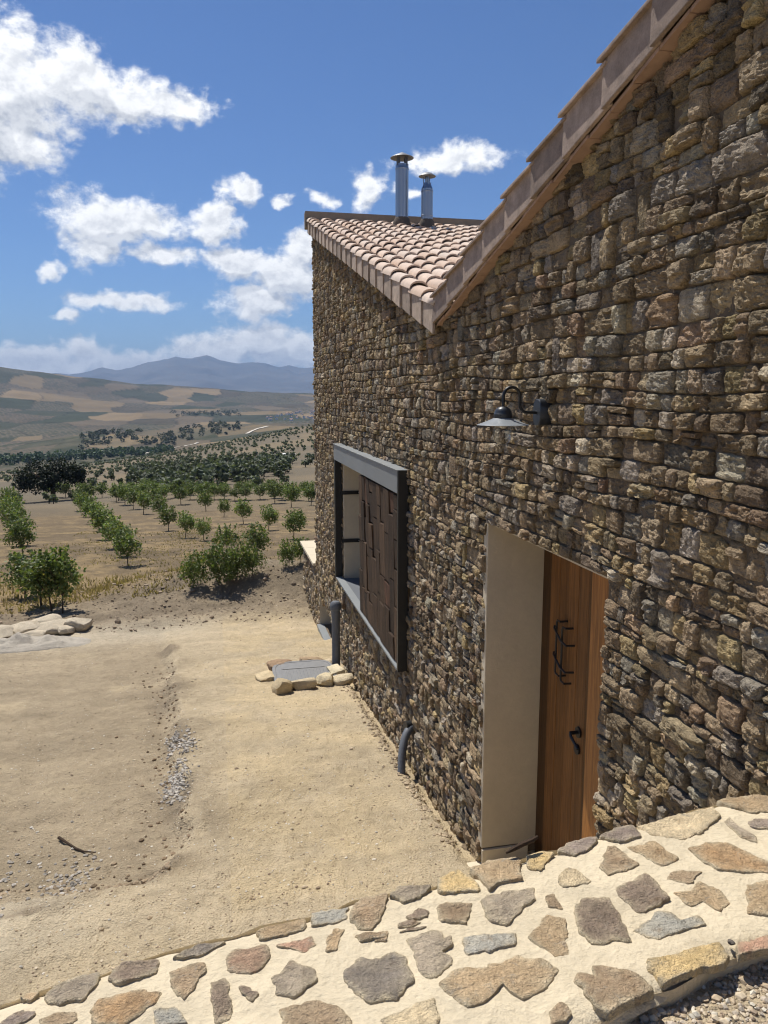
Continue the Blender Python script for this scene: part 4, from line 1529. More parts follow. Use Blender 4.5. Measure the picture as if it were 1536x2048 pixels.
for (cn, proud, poly) in shapes:
    P = np.array([on_cap(u, v) for u, v in poly])
    # resample the outline, then roughen it
    seg = np.roll(P, -1, 0) - P
    ln = np.hypot(seg[:, 0], seg[:, 1])
    per = ln.sum()
    nn = int(np.clip(per / 0.006, 26, 120))
    d = np.linspace(0, per, nn, endpoint=False)
    cum = np.concatenate([[0], np.cumsum(ln)])
    out_ = []
    for q in d:
        k = int(np.searchsorted(cum, q, side='right') - 1)
        k = min(k, len(P) - 1)
        out_.append(P[k] + seg[k] * (q - cum[k]) / ln[k])
    O = np.array(out_)
    O = 0.8 * O + 0.1 * np.roll(O, 1, 0) + 0.1 * np.roll(O, -1, 0)
    c = O.mean(0)
    sz_ = math.sqrt(per) * 0.02
    sd = crng.uniform(0, 99)
    ra = fbm(O[:, 0] * 38 + sd, O[:, 1] * 38, octaves=4, seed=71, gain=0.65)
    O = O + (O - c) / np.hypot(*(O - c).T)[:, None] * (ra * 0.011)[:, None]
    hgt = proud * 0.00030 + 0.0006
    rings = [(1.01, -0.012), (1.0, 0.1 * hgt), (0.975, 0.95 * hgt), (0.90, 1.0 * hgt), (0.76, 1.0 * hgt), (0.60, 1.05 * hgt), (0.44, 1.05 * hgt), (0.28, 1.05 * hgt), (0.13, 1.05 * hgt)]
    tilt = crng.normal(0, 0.02, 2)
    Vs, Fs = [], []
    for (s_, z_) in rings:
        q = c + (O - c) * s_
        dz = 0.0055 * fbm(q[:, 0] * 30 + sd, q[:, 1] * 30, octaves=4, seed=73, gain=0.6) * (0 if s_ > 1 else min(1, (1.02 - s_) * 8)) * (0.4 + hgt * 100)
        # bedded slate-like steps on the darker stones
        if cn in ('dark', 'brown', 'grey'):
            st = fbm(q[:, 0] * 12 + sd, q[:, 1] * 30, octaves=2, seed=74)
            dz = dz + np.clip(st * 12, -1, 1) * 0.0022 * (s_ < 0.95)
        dz = np.maximum(dz, -0.0004 - 0.0016 * (s_ > 0.93))
        zz = ZC + cap_z(q[:, 0], q[:, 1]) + 0.0012 * (s_ < 0.99) + z_ + dz + ((q - c) @ tilt) * (s_ <= 1)
        Vs.append(np.stack([q[:, 0], q[:, 1], zz], -1))
    Vs.append(np.array([[c[0], c[1], Vs[-1][:, 2].mean()]]))
    Vs = np.concatenate(Vs)
    quads = []
    for rI in range(len(rings) - 1):
        for k in range(nn):
            k2 = (k + 1) % nn
            quads.append((rI * nn + k, rI * nn + k2, (rI + 1) * nn + k2, (rI + 1) * nn + k))
    last = (len(rings) - 1) * nn
    for k in range(nn):
        quads.append((last + k, last + (k + 1) % nn, len(Vs) - 1, len(Vs) - 1))
    cc3 = np.array([c[0], c[1], ZC])
    me = bpy.data.meshes.new('embedded_stone')
    me.from_pydata([tuple(v) for v in (Vs - cc3)], [], [tuple(dict.fromkeys(f)) for f in quads])
    # the photograph's pixels run clockwise for some stones: make every face look up
    bm = bmesh.new()
    bm.from_mesh(me)
    bmesh.ops.recalc_face_normals(bm, faces=bm.faces)
    if sum(f.normal.z for f in bm.faces) < 0:
        bmesh.ops.reverse_faces(bm, faces=bm.faces)
    bm.to_mesh(me)
    bm.free()
    me.materials.append(M['capstone'])
    me.polygons.foreach_set('use_smooth', np.ones(len(me.polygons), bool))
    at = me.attributes.new('tint', 'FLOAT_COLOR', 'POINT')
    col = 1.34 * np.array(CAPC[cn]) * crng.uniform(0.9, 1.15) * np.array([1.05, 1.0, 0.93])
    film = np.concatenate([np.full(nn, w_) for w_ in (1, 0.98, 0.75, 0.45, 0.26, 0.18, 0.14, 0.10, 0.10)] + [[0.10]])
    fm = np.clip(film * (1.0 + 1.3 * fbm(Vs[:, 0] * 55 + sd, Vs[:, 1] * 55, octaves=3, seed=77)), 0, 1)[:, None]
    tc_ = np.ones((len(Vs), 4), np.float32)
    tc_[:, :3] = col * (1 - fm) + np.array([0.57, 0.475, 0.32]) * fm
    at.data.foreach_set('color', tc_.ravel())
    under(link('embedded_stone', me, loc=cc3), par)
# rough stones that face the wall's near side
r5 = random.Random(6)
x0_ = 0.40
while x0_ < 1.55:
    w_ = r5.uniform(0.10, 0.26)
    sub_ = 7
    q_ = []
    depth = r5.uniform(0.0, 0.014)
    sd = r5.uniform(0, 50)
    V_, F_ = [], []
    for i_ in range(sub_):
        for j_ in range(5):
            fx_, fz_ = i_ / (sub_ - 1), j_ / 4
            x_ = x0_ + 0.003 + (w_ - 0.006) * fx_
            y_ = float(np.interp(x_, NX, NY))
            rim_ = (1 - abs(2 * fx_ - 1) ** 6) * (1 - abs(2 * fz_ - 1) ** 6)
            bump_ = 0.012 * float(fbm(np.array([x_ * 22 + sd]), np.array([fz_ * 3.0]), octaves=3, seed=3)[0])
            V_.append((x_, y_ + 0.012 - (depth + 0.016 + bump_) * rim_ ** 0.5, ZC - 0.30 + 0.276 * fz_))
    for i_ in range(sub_ - 1):
        for j_ in range(4):
            k_ = i_ * 5 + j_
            F_.append((k_, k_ + 5, k_ + 6, k_ + 1))
    cl = np.array(r5.choice([(0.40, 0.32, 0.21), (0.46, 0.38, 0.25), (0.34, 0.27, 0.18), (0.48, 0.38, 0.22)]))
    o = under(link('edge_stone', mesh_np('edge_stone', V_, np.array(F_), M['capstone'], True, cl)), par)
    x0_ += w_

# ------------------------------------------------------------------ gravel terrace on the near side
ZT = ZC - 0.048
tg = 90
xs = np.linspace(-2.4, 1.66, tg)
ys_ = np.linspace(-2.5, 1.45, tg)
Xg, Yg = np.meshgrid(xs, ys_, indexing='ij')
lim = np.interp(Xg, NX, NY) + 0.03
Yg = np.minimum(Yg, lim)
Zg = ZT + 0.012 * fbm(Xg * 5, Yg * 5, octaves=3, seed=7)
ii = (np.arange(tg - 1)[:, None] * tg + np.arange(tg - 1)[None, :]).ravel()
tm = mesh_np('terrace', np.stack([Xg, Yg, Zg], -1).reshape(-1, 3), np.stack([ii, ii + tg, ii + tg + 1, ii + 1], -1), M['soil'], True, np.array([0.50, 0.41, 0.28]))
tag(link('terrace', tm), kind='structure')

ico = bmesh.new()
bmesh.ops.create_icosphere(ico, subdivisions=1, radius=1)
IV = np.array([v.co[:] for v in ico.verts])
IF = np.array([[v.index for v in f.verts] for f in ico.faces])
ico.free()


def pebbles(name, P, S, cols, mat, rng, flat=0.6, smooth=False):
    N = len(P)
    V = IV[None] * (1 + rng.uniform(-0.28, 0.28, (N, 12, 1)))
    V = V * np.stack([rng.uniform(0.8, 1.3, N), rng.uniform(0.7, 1.1, N), flat * rng.uniform(0.8, 1.3, N)], -1)[:, None, :]
    a = rng.uniform(0, 6.28, N)
    ca, sa = np.cos(a)[:, None], np.sin(a)[:, None]
    X = V[..., 0] * ca - V[..., 1] * sa
    Y = V[..., 0] * sa + V[..., 1] * ca
    V = np.stack([X, Y, V[..., 2]], -1) * S[:, None, None] + P[:, None, :]
    F = (IF[None] + (np.arange(N) * 12)[:, None, None]).reshape(-1, 3)
    return link(name, mesh_np(name, V.reshape(-1, 3), F, mat, smooth, np.repeat(cols, 12, 0)))


prng = np.random.default_rng(23)
N = 9000
px = prng.uniform(0.35, 1.6, N)
py = np.interp(px, NX, NY) - 0.0 - prng.uniform(-0.01, 0.62, N) ** 1.0
s = np.clip(prng.lognormal(math.log(0.0042), 0.45, N), 0.002, 0.016)
pz = ZT + 0.012 * fbm(px * 5, py * 5, octaves=3, seed=7) + s * 0.2
pc = np.array([[0.55, 0.46, 0.33], [0.44, 0.35, 0.24], [0.60, 0.55, 0.45], [0.36, 0.28, 0.20], [0.50, 0.43, 0.34]])[prng.integers(0, 5, N)] * prng.uniform(0.8, 1.15, (N, 1))
tag(pebbles('terrace_gravel', np.stack([px, py, pz], -1), s, pc, M['pebble'], prng, 0.75), 'pale gravel lying against the near edge of the foreground wall', 'gravel', kind='stuff')

# ------------------------------------------------------------------ wall lamp
LX, LY, LZ = 1.375, 3.59, -0.135
lamp = empty('wall_lamp', (LX, LY, LZ - 0.1))
tag(lamp, 'dark grey gooseneck barn lamp with glass bulb cover on the stone wall above the door', 'lamp')
arc = [(LX, LZ + 0.045), (LX, LZ + 0.13)]
for k in range(1, 9):
    a = math.pi - math.pi * k / 8
    arc.append((LX + 0.043 + 0.043 * math.cos(a), LZ + 0.13 + 0.043 * math.sin(a)))
arc.append((LX + 0.086, LZ + 0.09))
for k in range(1, 6):
    a = math.pi + (math.pi / 2) * k / 5
    arc.append((LX + 0.126 + 0.04 * math.cos(a), LZ + 0.09 + 0.04 * math.sin(a)))
arc.append((WX - 0.045, LZ + 0.05))
auto_smooth(under(MB().tube([(x, LY, z) for x, z in arc], 0.0078, 12).build('arm', M['black']), lamp))
auto_smooth(under(MB().lathe([(0.044, 0.018), (0.0455, 0.022), (0.0455, 0.043), (0.043, 0.046), (0.041, 0.055), (0.035, 0.067), (0.024, 0.076), (0.010, 0.080), (0.001, 0.081)], 32, (LX, LY, LZ)).build('dome', M['lampgrey']), lamp))
SHM = mat_plain('lamp_shade_grey', (0.24, 0.26, 0.275), 0.35, 0.06, 20, 0.02, 0.001, 0.0, 0.5)
auto_smooth(under(MB().lathe([(0.040, 0.026), (0.052, 0.020), (0.075, 0.010), (0.100, 0.0), (0.124, -0.008), (0.1275, -0.010), (0.127, -0.0125), (0.100, -0.004), (0.052, 0.015), (0.040, 0.021)], 48, (LX, LY, LZ)).build('shade', SHM), lamp), 60)
auto_smooth(under(MB().lathe([(0.044, 0.010), (0.044, -0.055), (0.042, -0.075), (0.034, -0.094), (0.020, -0.104), (0.001, -0.107)], 32, (LX, LY, LZ)).build('glass_cover', M['glass']), lamp), 60)
auto_smooth(under(MB().lathe([(0.018, 0.015), (0.018, -0.02), (0.015, -0.026), (0.001, -0.028)], 20, (LX, LY, LZ)).build('lamp_holder', M['porcelain']), lamp), 40)
bp = MB()
n = 24
vs = []
for xx, k in ((WX - 0.05, 0.94), (WX - 0.046, 1.0), (WX + 0.03, 1.0)):
    for q in range(n):
        a = 2 * math.pi * q / n
        ex = 0.6
        yy_ = 0.046 * k * math.copysign(abs(math.cos(a)) ** ex, math.cos(a))
        zz_ = 0.066 * k * math.copysign(abs(math.sin(a)) ** 0.8, math.sin(a))
        vs.append((xx, LY + yy_, LZ + 0.05 + zz_))
fs = [tuple(range(n))]
for rI in range(2):
    for q in range(n):
        fs.append((rI * n + q, rI * n + (q + 1) % n, (rI + 1) * n + (q + 1) % n, (rI + 1) * n + q))
bp.add(vs, fs)
auto_smooth(under(bp.build('mounting_plate', M['lampgrey']), lamp))

# ------------------------------------------------------------------ vent pipe, hose
gz = hz(1.46, 9.75)
vp = empty('vent_pipe', (1.46, 9.75, gz))
tag(vp, 'grey plastic vent pipe with a cap standing against the wall below the shutter', 'pipe')
auto_smooth(under(MB().lathe([(0.055, -0.2), (0.055, 0.82), (0.060, 0.82), (0.060, 0.70), (0.060, 0.70)], 20, (1.46, 9.75, gz)).build('pipe', M['pvc']), vp))
auto_smooth(under(MB().lathe([(0.062, 0.80), (0.075, 0.81), (0.078, 0.85), (0.070, 0.89), (0.045, 0.915), (0.001, 0.92)], 20, (1.46, 9.75, gz)).build('vent_cap', M['pvc']), vp))
hs = []
hr = []
ctl = [Vector((1.64, 6.20, -2.87)), Vector((1.50, 6.16, -2.86)), Vector((1.43, 6.02, -3.02)), Vector((1.44, 5.86, -3.42))]
for k in range(61):
    t_ = k / 60
    p = ((1 - t_) ** 3) * ctl[0] + 3 * t_ * (1 - t_) ** 2 * ctl[1] + 3 * t_ * t_ * (1 - t_) * ctl[2] + t_ ** 3 * ctl[3]
    hs.append(p)
    hr.append(0.034 + 0.0028 * (1 if k % 2 else -1))
hose = empty('corrugated_hose', (1.44, 5.86, -3.25))
tag(hose, 'grey corrugated hose bending from the wall foot into the ground', 'hose')
under(MB().tube(hs, hr, 14).build('tube', M['pvc'], smooth=True), hose)
under(auto_smooth(MB().tube([(1.60, 6.20, -2.868), (1.53, 6.185, -2.862)], 0.043, 16).build('collar', M['black'])), hose)

# ------------------------------------------------------------------ rocks
def rock(name, loc, size, seed, rotz=0.0, tint=(0.56, 0.47, 0.31), boxy=0.55, sub=2):
    bm = bmesh.new()
    bmesh.ops.create_icosphere(bm, subdivisions=sub + 1, radius=1)
    rg = np.random.default_rng(seed)
    V = np.array([v.co[:] for v in bm.verts])
    m_ = np.max(np.abs(V), 1, keepdims=True)
    V = V * (1 - boxy) + V / m_ * boxy * 0.86
    for k in range(5):
        nrm = rg.normal(0, 1, 3)
        nrm /= np.linalg.norm(nrm)
        d = V @ nrm
        cut = rg.uniform(0.62, 0.85)
        V = V - np.maximum(d - cut, 0)[:, None] * nrm
    V = V * (1 + 0.10 * fbm(V[:, 0] * 2 + seed, V[:, 1] * 2, V[:, 2] * 2, octaves=3, seed=seed % 50))[:, None]
    V = V * np.array(size) / 2
    for v, c in zip(bm.verts, V):
        v.co = c
    me = bpy.data.meshes.new(name)
    bm.to_mesh(me)
    bm.free()
    me.materials.append(M['rock'])
    at = me.attributes.new('tint', 'FLOAT_COLOR', 'POINT')
    at.data.foreach_set('color', np.tile(np.array(list(tint) + [1.0], np.float32), len(me.vertices)))
    o = link(name, me, loc=loc, rot=(rg.uniform(-0.12, 0.12), rg.uniform(-0.12, 0.12), rotz))
    return auto_smooth(o, 38)


# access cover and the stones laid round it
mc = (1.00, 9.42)
mz = hz(*mc) + 0.055
cov = empty('access_cover', (mc[0], mc[1], mz - 0.05))
tag(cov, 'grey ribbed access cover set in the ground among pale stones', 'cover')
n = 48
vs = []
for (k, z_) in ((1.0, -0.06), (1.0, 0.0), (0.975, 0.008), (0.90, 0.008), (0.89, 0.003), (0.0, 0.003)):
    for q in range(n):
        a = 2 * math.pi * q / n
        ex = 0.45
        vs.append((mc[0] + 0.40 * k * math.copysign(abs(math.cos(a)) ** ex, math.cos(a)), mc[1] + 0.46 * k * math.copysign(abs(math.sin(a)) ** ex, math.sin(a)), mz + z_))
fs = []
for rI in range(5):
    for q in range(n):
        fs.append((rI * n + q, rI * n + (q + 1) % n, (rI + 1) * n + (q + 1) % n, (rI + 1) * n + q))
under(MB().add(vs, fs).build('lid', M['iron']), cov)
for k in range(15):
    x_ = mc[0] - 0.30 + k * 0.043
    under(MB().box((x_ - 0.011, mc[1] - 0.36, mz + 0.002), (x_ + 0.011, mc[1] + 0.10, mz + 0.013)).build('rib', M['iron'], bevel=0.003), cov)
under(MB().box((mc[0] - 0.28, mc[1] + 0.16, mz + 0.002), (mc[0] + 0.28, mc[1] + 0.34, mz + 0.010)).build('name_panel', M['iron'], bevel=0.004), cov)
RK = [  # x, y, size, turn, tint, label
    (0.66, 8.82, (0.24, 0.26, 0.23), 0.3, (0.50, 0.40, 0.25), 'blocky tan stone at the front left corner of the access cover'),
    (0.92, 8.86, (0.36, 0.16, 0.15), 0.05, (0.50, 0.41, 0.27), 'long low stone half buried at the front edge of the access cover'),
    (1.20, 9.00, (0.24, 0.26, 0.17), -0.2, (0.62, 0.52, 0.34), 'cream stone at the front right corner of the access cover'),
    (1.43, 8.96, (0.30, 0.20, 0.14), 0.1, (0.62, 0.52, 0.35), 'long cream stone nearest the house wall'),
    (1.40, 9.42, (0.23, 0.34, 0.16), 0.15, (0.66, 0.57, 0.39), 'pale square stone between the access cover and the vent pipe'),
    (1.16, 9.98, (0.38, 0.22, 0.15), -0.1, (0.40, 0.29, 0.18), 'brown stone behind the access cover, right of the other one'),
    (1.42, 9.92, (0.20, 0.16, 0.10), 0.3, (0.55, 0.45, 0.30), 'small tan stone at the foot of the vent pipe'),
    (0.72, 9.86, (0.40, 0.20, 0.15), 0.45, (0.36, 0.25, 0.16), 'reddish brown stone behind the access cover on its left'),
    (0.52, 9.45, (0.30, 0.34, 0.10), 0.2, (0.56, 0.45, 0.28), 'flat tan stone on the left side of the access cover'),
]
for k, (x, y, s, a, tn, lb) in enumerate(RK):
    tag(rock('loose_stone', (x, y, hz(x, y) + s[2] * 0.32), s, 100 + k, a, tn, 0.8), lb, 'stone', 'stones around the access cover')
SLB = [
    (-3.72, 13.35, (0.75, 0.60, 0.26), 0.1, 'thick rounded slab at the left end of the flagstone pile'),
    (-3.32, 13.75, (0.55, 0.45, 0.18), 0.4, 'tilted slab second from the left in the flagstone pile'),
    (-3.12, 13.45, (0.42, 0.30, 0.12), -0.2, 'small low slab at the front of the flagstone pile'),
    (-2.98, 13.70, (0.85, 0.48, 0.16), 0.12, 'longest flat slab in the middle of the flagstone pile'),
    (-2.62, 13.55, (0.32, 0.34, 0.16), 0.3, 'small squared slab near the right end of the flagstone pile'),
    (-2.46, 13.78, (0.46, 0.40, 0.24), -0.3, 'upright slab at the right end of the flagstone pile'),
    (-3.02, 14.10, (0.60, 0.45, 0.22), 0.6, 'slab lying at the back of the flagstone pile'),
    (-4.35, 13.55, (0.62, 0.55, 0.22), -0.4, 'slab at the outer left of the flagstone pile, cut by the frame'),
]
for k, (x, y, s, a, lb) in enumerate(SLB):
    o = rock('flagstone', (x, y, hz(x, y) + s[2] * 0.42), s, 200 + k, a, (0.52, 0.445, 0.33), 0.7)
    o.rotation_euler[0] += 0.10
    tag(o, lb, 'flagstone', 'flagstones piled at the edge of the yard')
# heap of grey sand in front of the slabs
hx, hy = -3.35, 13.0
g = 40
U_, V_ = np.meshgrid(np.linspace(-1, 1, g), np.linspace(-1, 1, g), indexing='ij')
Xh, Yh = hx + U_ * 1.25, hy + V_ * 0.45
hh_ = np.clip(1 - np.hypot(U_, V_) ** 1.6, 0, 1)
Zh = HG(Xh, Yh) + 0.13 * hh_ * (1 + 1.2 * fbm(Xh * 5, Yh * 5, seed=4)) - 0.03 * (hh_ <= 0.02)
ii = (np.arange(g - 1)[:, None] * g + np.arange(g - 1)[None, :]).ravel()
tag(link('sand_heap', mesh_np('sand_heap', np.stack([Xh, Yh, Zh], -1).reshape(-1, 3), np.stack([ii, ii + g, ii + g + 1, ii + 1], -1), M['sand'], True)),
    'low spread heap of grey sand in front of the flagstones', 'sand', kind='stuff')


def twig(name, pts, rad, label):
    o = auto_smooth(MB().tube(pts, rad, 7).build(name, M['twig']))
    return tag(o, label, 'twig')


def gp(u, v, dz=0.012):
    p = on_ground(u, v)
    return (p[0], p[1], hz(p[0], p[1]) + dz)


twig('twig', [gp(118, 1680, 0.02), gp(136, 1690, 0.014), gp(152, 1700), gp(168, 1706), gp(192, 1710, 0.02)], [0.012, 0.008, 0.009, 0.007, 0.003], 'dark crooked twig lying on the raked dirt at lower left')
tw = [(1012, 1722), (1028, 1716), (1045, 1710), (1062, 1706), (1074, 1701)]
twig('twig', [(*on_cap(u, v), ZC + 0.022 + 0.004 * k) for k, (u, v) in enumerate(tw)], [0.003, 0.006, 0.0065, 0.006, 0.004], 'thin dark stick lying on the foreground wall near the doorway')
tw2 = [(1451, 1886), (1458, 1889), (1466, 1893)]
tag(rock('pebble', (*on_cap(1462, 1892), ZC + 0.008), (0.012, 0.02, 0.012), 5, 0.3, (0.14, 0.12, 0.10), 0.2, 1), 'single dark pebble on the mortar of the foreground wall', 'pebble')

# pebbles and clods over the yard
prng = np.random.default_rng(31)
N = 15000
a = prng.uniform(R(-16), R(17), N)
r_ = 3.3 * (15.0 / 3.3) ** (prng.random(N) ** 0.9)
px, py = r_ * np.sin(a), r_ * np.cos(a)
ok = (px < 1.5) & (py > 2.2)
px, py = px[ok], py[ok]
dl = edge_line(py) - px
s = np.clip(prng.lognormal(math.log(0.0036), 0.5, len(px)), 0.002, 0.018)
pcol = np.array([[0.50, 0.42, 0.30], [0.40, 0.31, 0.20], [0.58, 0.53, 0.44], [0.25, 0.19, 0.13], [0.45, 0.36, 0.25]])[prng.integers(0, 5, len(px))] * prng.uniform(0.8, 1.2, (len(px), 1))
tag(pebbles('yard_gravel', np.stack([px, py, HG(px, py) + s * 0.15], -1), s, pcol, M['pebble'], prng, 0.6), 'fine loose gravel scattered over the dirt yard', 'gravel', kind='stuff')
# paler chippings in the rut, dark clods along it and on the bank
cl_p, cl_s, cl_c = [], [], []
for (u, v, nn, sg) in ((352, 1490, 150, 0.11), (378, 1490, 70, 0.06), (350, 1580, 230, 0.10), (355, 1550, 120, 0.09), (140, 1765, 130, 0.16), (20, 1770, 60, 0.2)):
    c = on_ground(u, v)
    for _ in range(nn):
        x, y = c[0] + prng.normal(0, sg * 0.55), c[1] + prng.normal(0, sg * 1.5)
        cl_p.append((x, y))
        cl_s.append(prng.uniform(0.006, 0.019))
        cl_c.append(np.array([0.40, 0.365, 0.315]) * prng.uniform(0.55, 1.25))
for _ in range(220):
    y = prng.uniform(4.7, 11)
    x = edge_line(np.array(y)) - abs(prng.normal(0.05, 0.22))
    cl_p.append((x, y)); cl_s.append(prng.uniform(0.006, 0.022)); cl_c.append(np.array([0.24, 0.175, 0.11]) * prng.uniform(0.7, 1.3))
for _ in range(260):
    x = prng.uniform(-2.2, -0.4)
    y = 4.72 + abs(prng.normal(0, 0.12))
    cl_p.append((x, y)); cl_s.append(prng.uniform(0.006, 0.024)); cl_c.append(np.array([0.30, 0.23, 0.15]) * prng.uniform(0.7, 1.3))
for _ in range(2600):
    x, y = prng.uniform(-6, 1.5), prng.uniform(13.4, 18.5)
    cl_p.append((x, y)); cl_s.append(float(np.clip(prng.lognormal(math.log(0.014), 0.55), 0.007, 0.07))); cl_c.append(np.array([0.27, 0.21, 0.145]) * prng.uniform(0.7, 1.4))
for _ in range(500):
    y = prng.uniform(4.6, 9.5)
    cl_p.append((1.47 + prng.normal(0, 0.035), y)); cl_s.append(prng.uniform(0.006, 0.02)); cl_c.append(np.array([0.42, 0.33, 0.22]) * prng.uniform(0.6, 1.2))
cp = np.array(cl_p)
cs = np.array(cl_s)
tag(pebbles('clods', np.column_stack([cp, HG(cp[:, 0], cp[:, 1]) + cs * 0.2]), cs, np.array(cl_c), M['pebble'], prng, 0.7), 'crumbled earth clods and chippings along the ruts and the soil bank', 'earth', kind='stuff')

# ------------------------------------------------------------------ trees
def leaf_quads(C, L_, W_, rng, up=0.35):
    """one folded leaf (quad) for each centre"""
    N = len(C)
    d = rng.normal(0, 1, (N, 3))
    d[:, 2] = d[:, 2] * 0.7 - 0.1
    d /= np.linalg.norm(d, axis=1)[:, None]
    nrm = rng.normal(0, 1, (N, 3))
    nrm[:, 2] += up * 2
    s = np.cross(d, nrm)
    s /= np.linalg.norm(s, axis=1)[:, None] + 1e-9
    L_ = (L_ * rng.uniform(0.7, 1.25, N))[:, None]
    W_ = (W_ * rng.uniform(0.7, 1.25, N))[:, None]
    V = np.stack([C - d * L_ * 0.5, C + s * W_ * 0.5, C + d * L_ * 0.5, C - s * W_ * 0.5], 1)
    return V.reshape(-1, 3), np.arange(N * 4).reshape(-1, 4)


def crown_pts(rng, n_clump, per, centre, rad, sig, hollow=0.45, squash=1.0):
    P = []
    for _ in range(n_clump):
        d = rng.normal(0, 1, 3)
        d /= np.linalg.norm(d)
        k = hollow + (1 - hollow) * rng.random() ** 0.7
        c = np.array(centre) + d * np.array(rad) * k * rng.uniform(0.8, 1.12)
        P.append(c + rng.normal(0, sig, (per, 3)) * np.array([1, 1, squash]))
    return np.concatenate(P)


def make_orchard(seed, bushy=False):
    rng = np.random.default_rng(seed)
    mb = MB()
    lean = rng.normal(0, 0.02, 2)
    mb.tube([(0, 0, -0.06), (lean[0] * 0.5, lean[1] * 0.5, 0.14), (lean[0], lean[1], 0.30)], [0.018, 0.015, 0.013], 6)
    for k in range(5):
        a = k * 1.26 + rng.uniform(-0.3, 0.3)
        e = (lean[0] + 0.22 * math.cos(a), lean[1] + 0.22 * math.sin(a), rng.uniform(0.58, 0.75))
        mb.tube([(lean[0], lean[1], 0.28), (lean[0] + 0.09 * math.cos(a), lean[1] + 0.09 * math.sin(a), 0.42), e], [0.010, 0.008, 0.004], 5)
    tr = mb.mesh('trunk', M['bark'], True)
    zc = 0.60 if not bushy else 0.50
    rad = (0.36, 0.36, 0.34) if not bushy else (0.52, 0.52, 0.42)
    C = crown_pts(rng, 44 if not bushy else 64, 26, (lean[0], lean[1], zc), rad, 0.062, 0.3)
    C = C[C[:, 2] > (0.24 if not bushy else 0.06)]
    # upright shoots
    for _ in range(10):
        a, q = rng.uniform(0, 6.28), rng.uniform(0.05, 0.3)
        base = np.array([q * math.cos(a), q * math.sin(a), 0.85])
        zz = rng.uniform(0, 0.17, 10)
        C = np.concatenate([C, base + np.stack([zz * 0.3 * math.cos(a), zz * 0.3 * math.sin(a), zz], -1) + rng.normal(0, 0.012, (10, 3))])
    V, F = leaf_quads(C, 0.070, 0.048, rng)
    g = rng.uniform(0.65, 1.35, (len(C), 1))
    warm = rng.random((len(C), 1)) < 0.12
    base = np.where(warm, np.array([0.25, 0.23, 0.075]), np.array([0.135, 0.175, 0.06]))
    cr = mesh_np('crown', V, F, M['leaf'], False, np.repeat(base * g, 4, 0))
    return tr, cr


ORCH = [make_orchard(300 + k) for k in range(5)]
BUSH = [make_orchard(320 + k, True) for k in range(3)]


def plant(u, v, hpx, kinds, label, group, wide=1.0, idx=[0]):
    p = on_ground(u, v)
    x, y = p[0], p[1]
    dist = math.dist(p, (0, 0, 0))
    h = hpx * dist / FPX
    tr, cr = kinds[idx[0] % len(kinds)]
    idx[0] += 1
    e = empty('orchard_tree', (x, y, hz(x, y) - 0.01))
    e.rotation_euler = (0, 0, idx[0] * 2.4)
    e.scale = (h * wide, h * wide, h)
    link('trunk', tr, e)
    link('crown', cr, e)
    tag(e, label, 'tree', group)
    return e


GRP = 'young orchard trees in rows'
plant(125, 1227, 122, ORCH, 'bright green young tree nearest the flagstone pile, front of the left group', GRP, 0.78)
plant(104, 1222, 112, ORCH, 'young tree with a reddish trunk just left of the brightest front tree', GRP)
plant(82, 1214, 104, ORCH, 'dark young tree at the back left of the front left group', GRP, 1.1)
plant(50, 1196, 84, ORCH, 'young tree half hidden at the left of the front left group', GRP, 1.15)
ORD = ['farthest', 'second farthest', 'third farthest', 'fourth farthest', 'fifth farthest', 'sixth farthest', 'seventh farthest']
for k, (u, v, h) in enumerate(((20, 1020, 42), (24, 1034, 46), (27, 1050, 52), (30, 1068, 56), (40, 1092, 62), (46, 1112, 66))):
    plant(u, v, h, ORCH, (ORD[k] if k < 5 else 'nearest') + ' tree of the dense row receding along the left edge', GRP, 1.1)
for k, (u, v, h) in enumerate(((160, 1022, 42), (172, 1034, 45), (185, 1047, 48), (198, 1062, 52), (212, 1080, 58), (228, 1098, 62), (242, 1114, 64))):
    plant(u, v, h, ORCH, ORD[k] + ' tree of the tight diagonal row left of centre', GRP, 1.1)
plant(256, 1132, 68, ORCH, 'nearest tree of the tight diagonal row, with a bare thin trunk', GRP)
mid = [(337, 1062, 50, 'tree'), (287, 1029, 45, ''), (371, 1076, 52, ''), (408, 1081, 44, ''), (412, 1023, 42, ''), (448, 1034, 36, ''), (487, 1048, 50, ''), (537, 1061, 50, ''), (587, 1078, 58, ''),
       (550, 1007, 46, ''), (583, 1015, 50, ''), (362, 1009, 38, ''), (267, 1019, 40, ''), (250, 1010, 38, ''), (233, 1005, 34, ''), (622, 1011, 46, ''), (320, 1036, 44, ''), (308, 1012, 38, ''), (600, 1060, 40, '')]
NUM = ['first', 'second', 'third', 'fourth', 'fifth', 'sixth', 'seventh', 'eighth', 'ninth', 'tenth', 'eleventh', 'twelfth', 'thirteenth', 'fourteenth', 'fifteenth', 'sixteenth', 'seventeenth', 'eighteenth', 'nineteenth']
for k, (u, v, h, _) in enumerate(sorted(mid)):
    plant(u, v, h, ORCH, NUM[k] + ' from the left among the spaced thin-trunked trees in mid orchard', GRP, 1.05)
r6 = random.Random(4)
for k in range(22):
    plant(112 + k * 24 + r6.uniform(-6, 6), 1000 + r6.uniform(-5, 3), r6.uniform(27, 36), ORCH, 'orchard tree in the farthest row before the olive grove', GRP, 1.3)
for k in range(14):
    plant(300 + k * 25 + r6.uniform(-8, 8), 989 + r6.uniform(-4, 3), r6.uniform(22, 30), ORCH, 'orchard tree in the farthest row before the olive grove', GRP, 1.3)
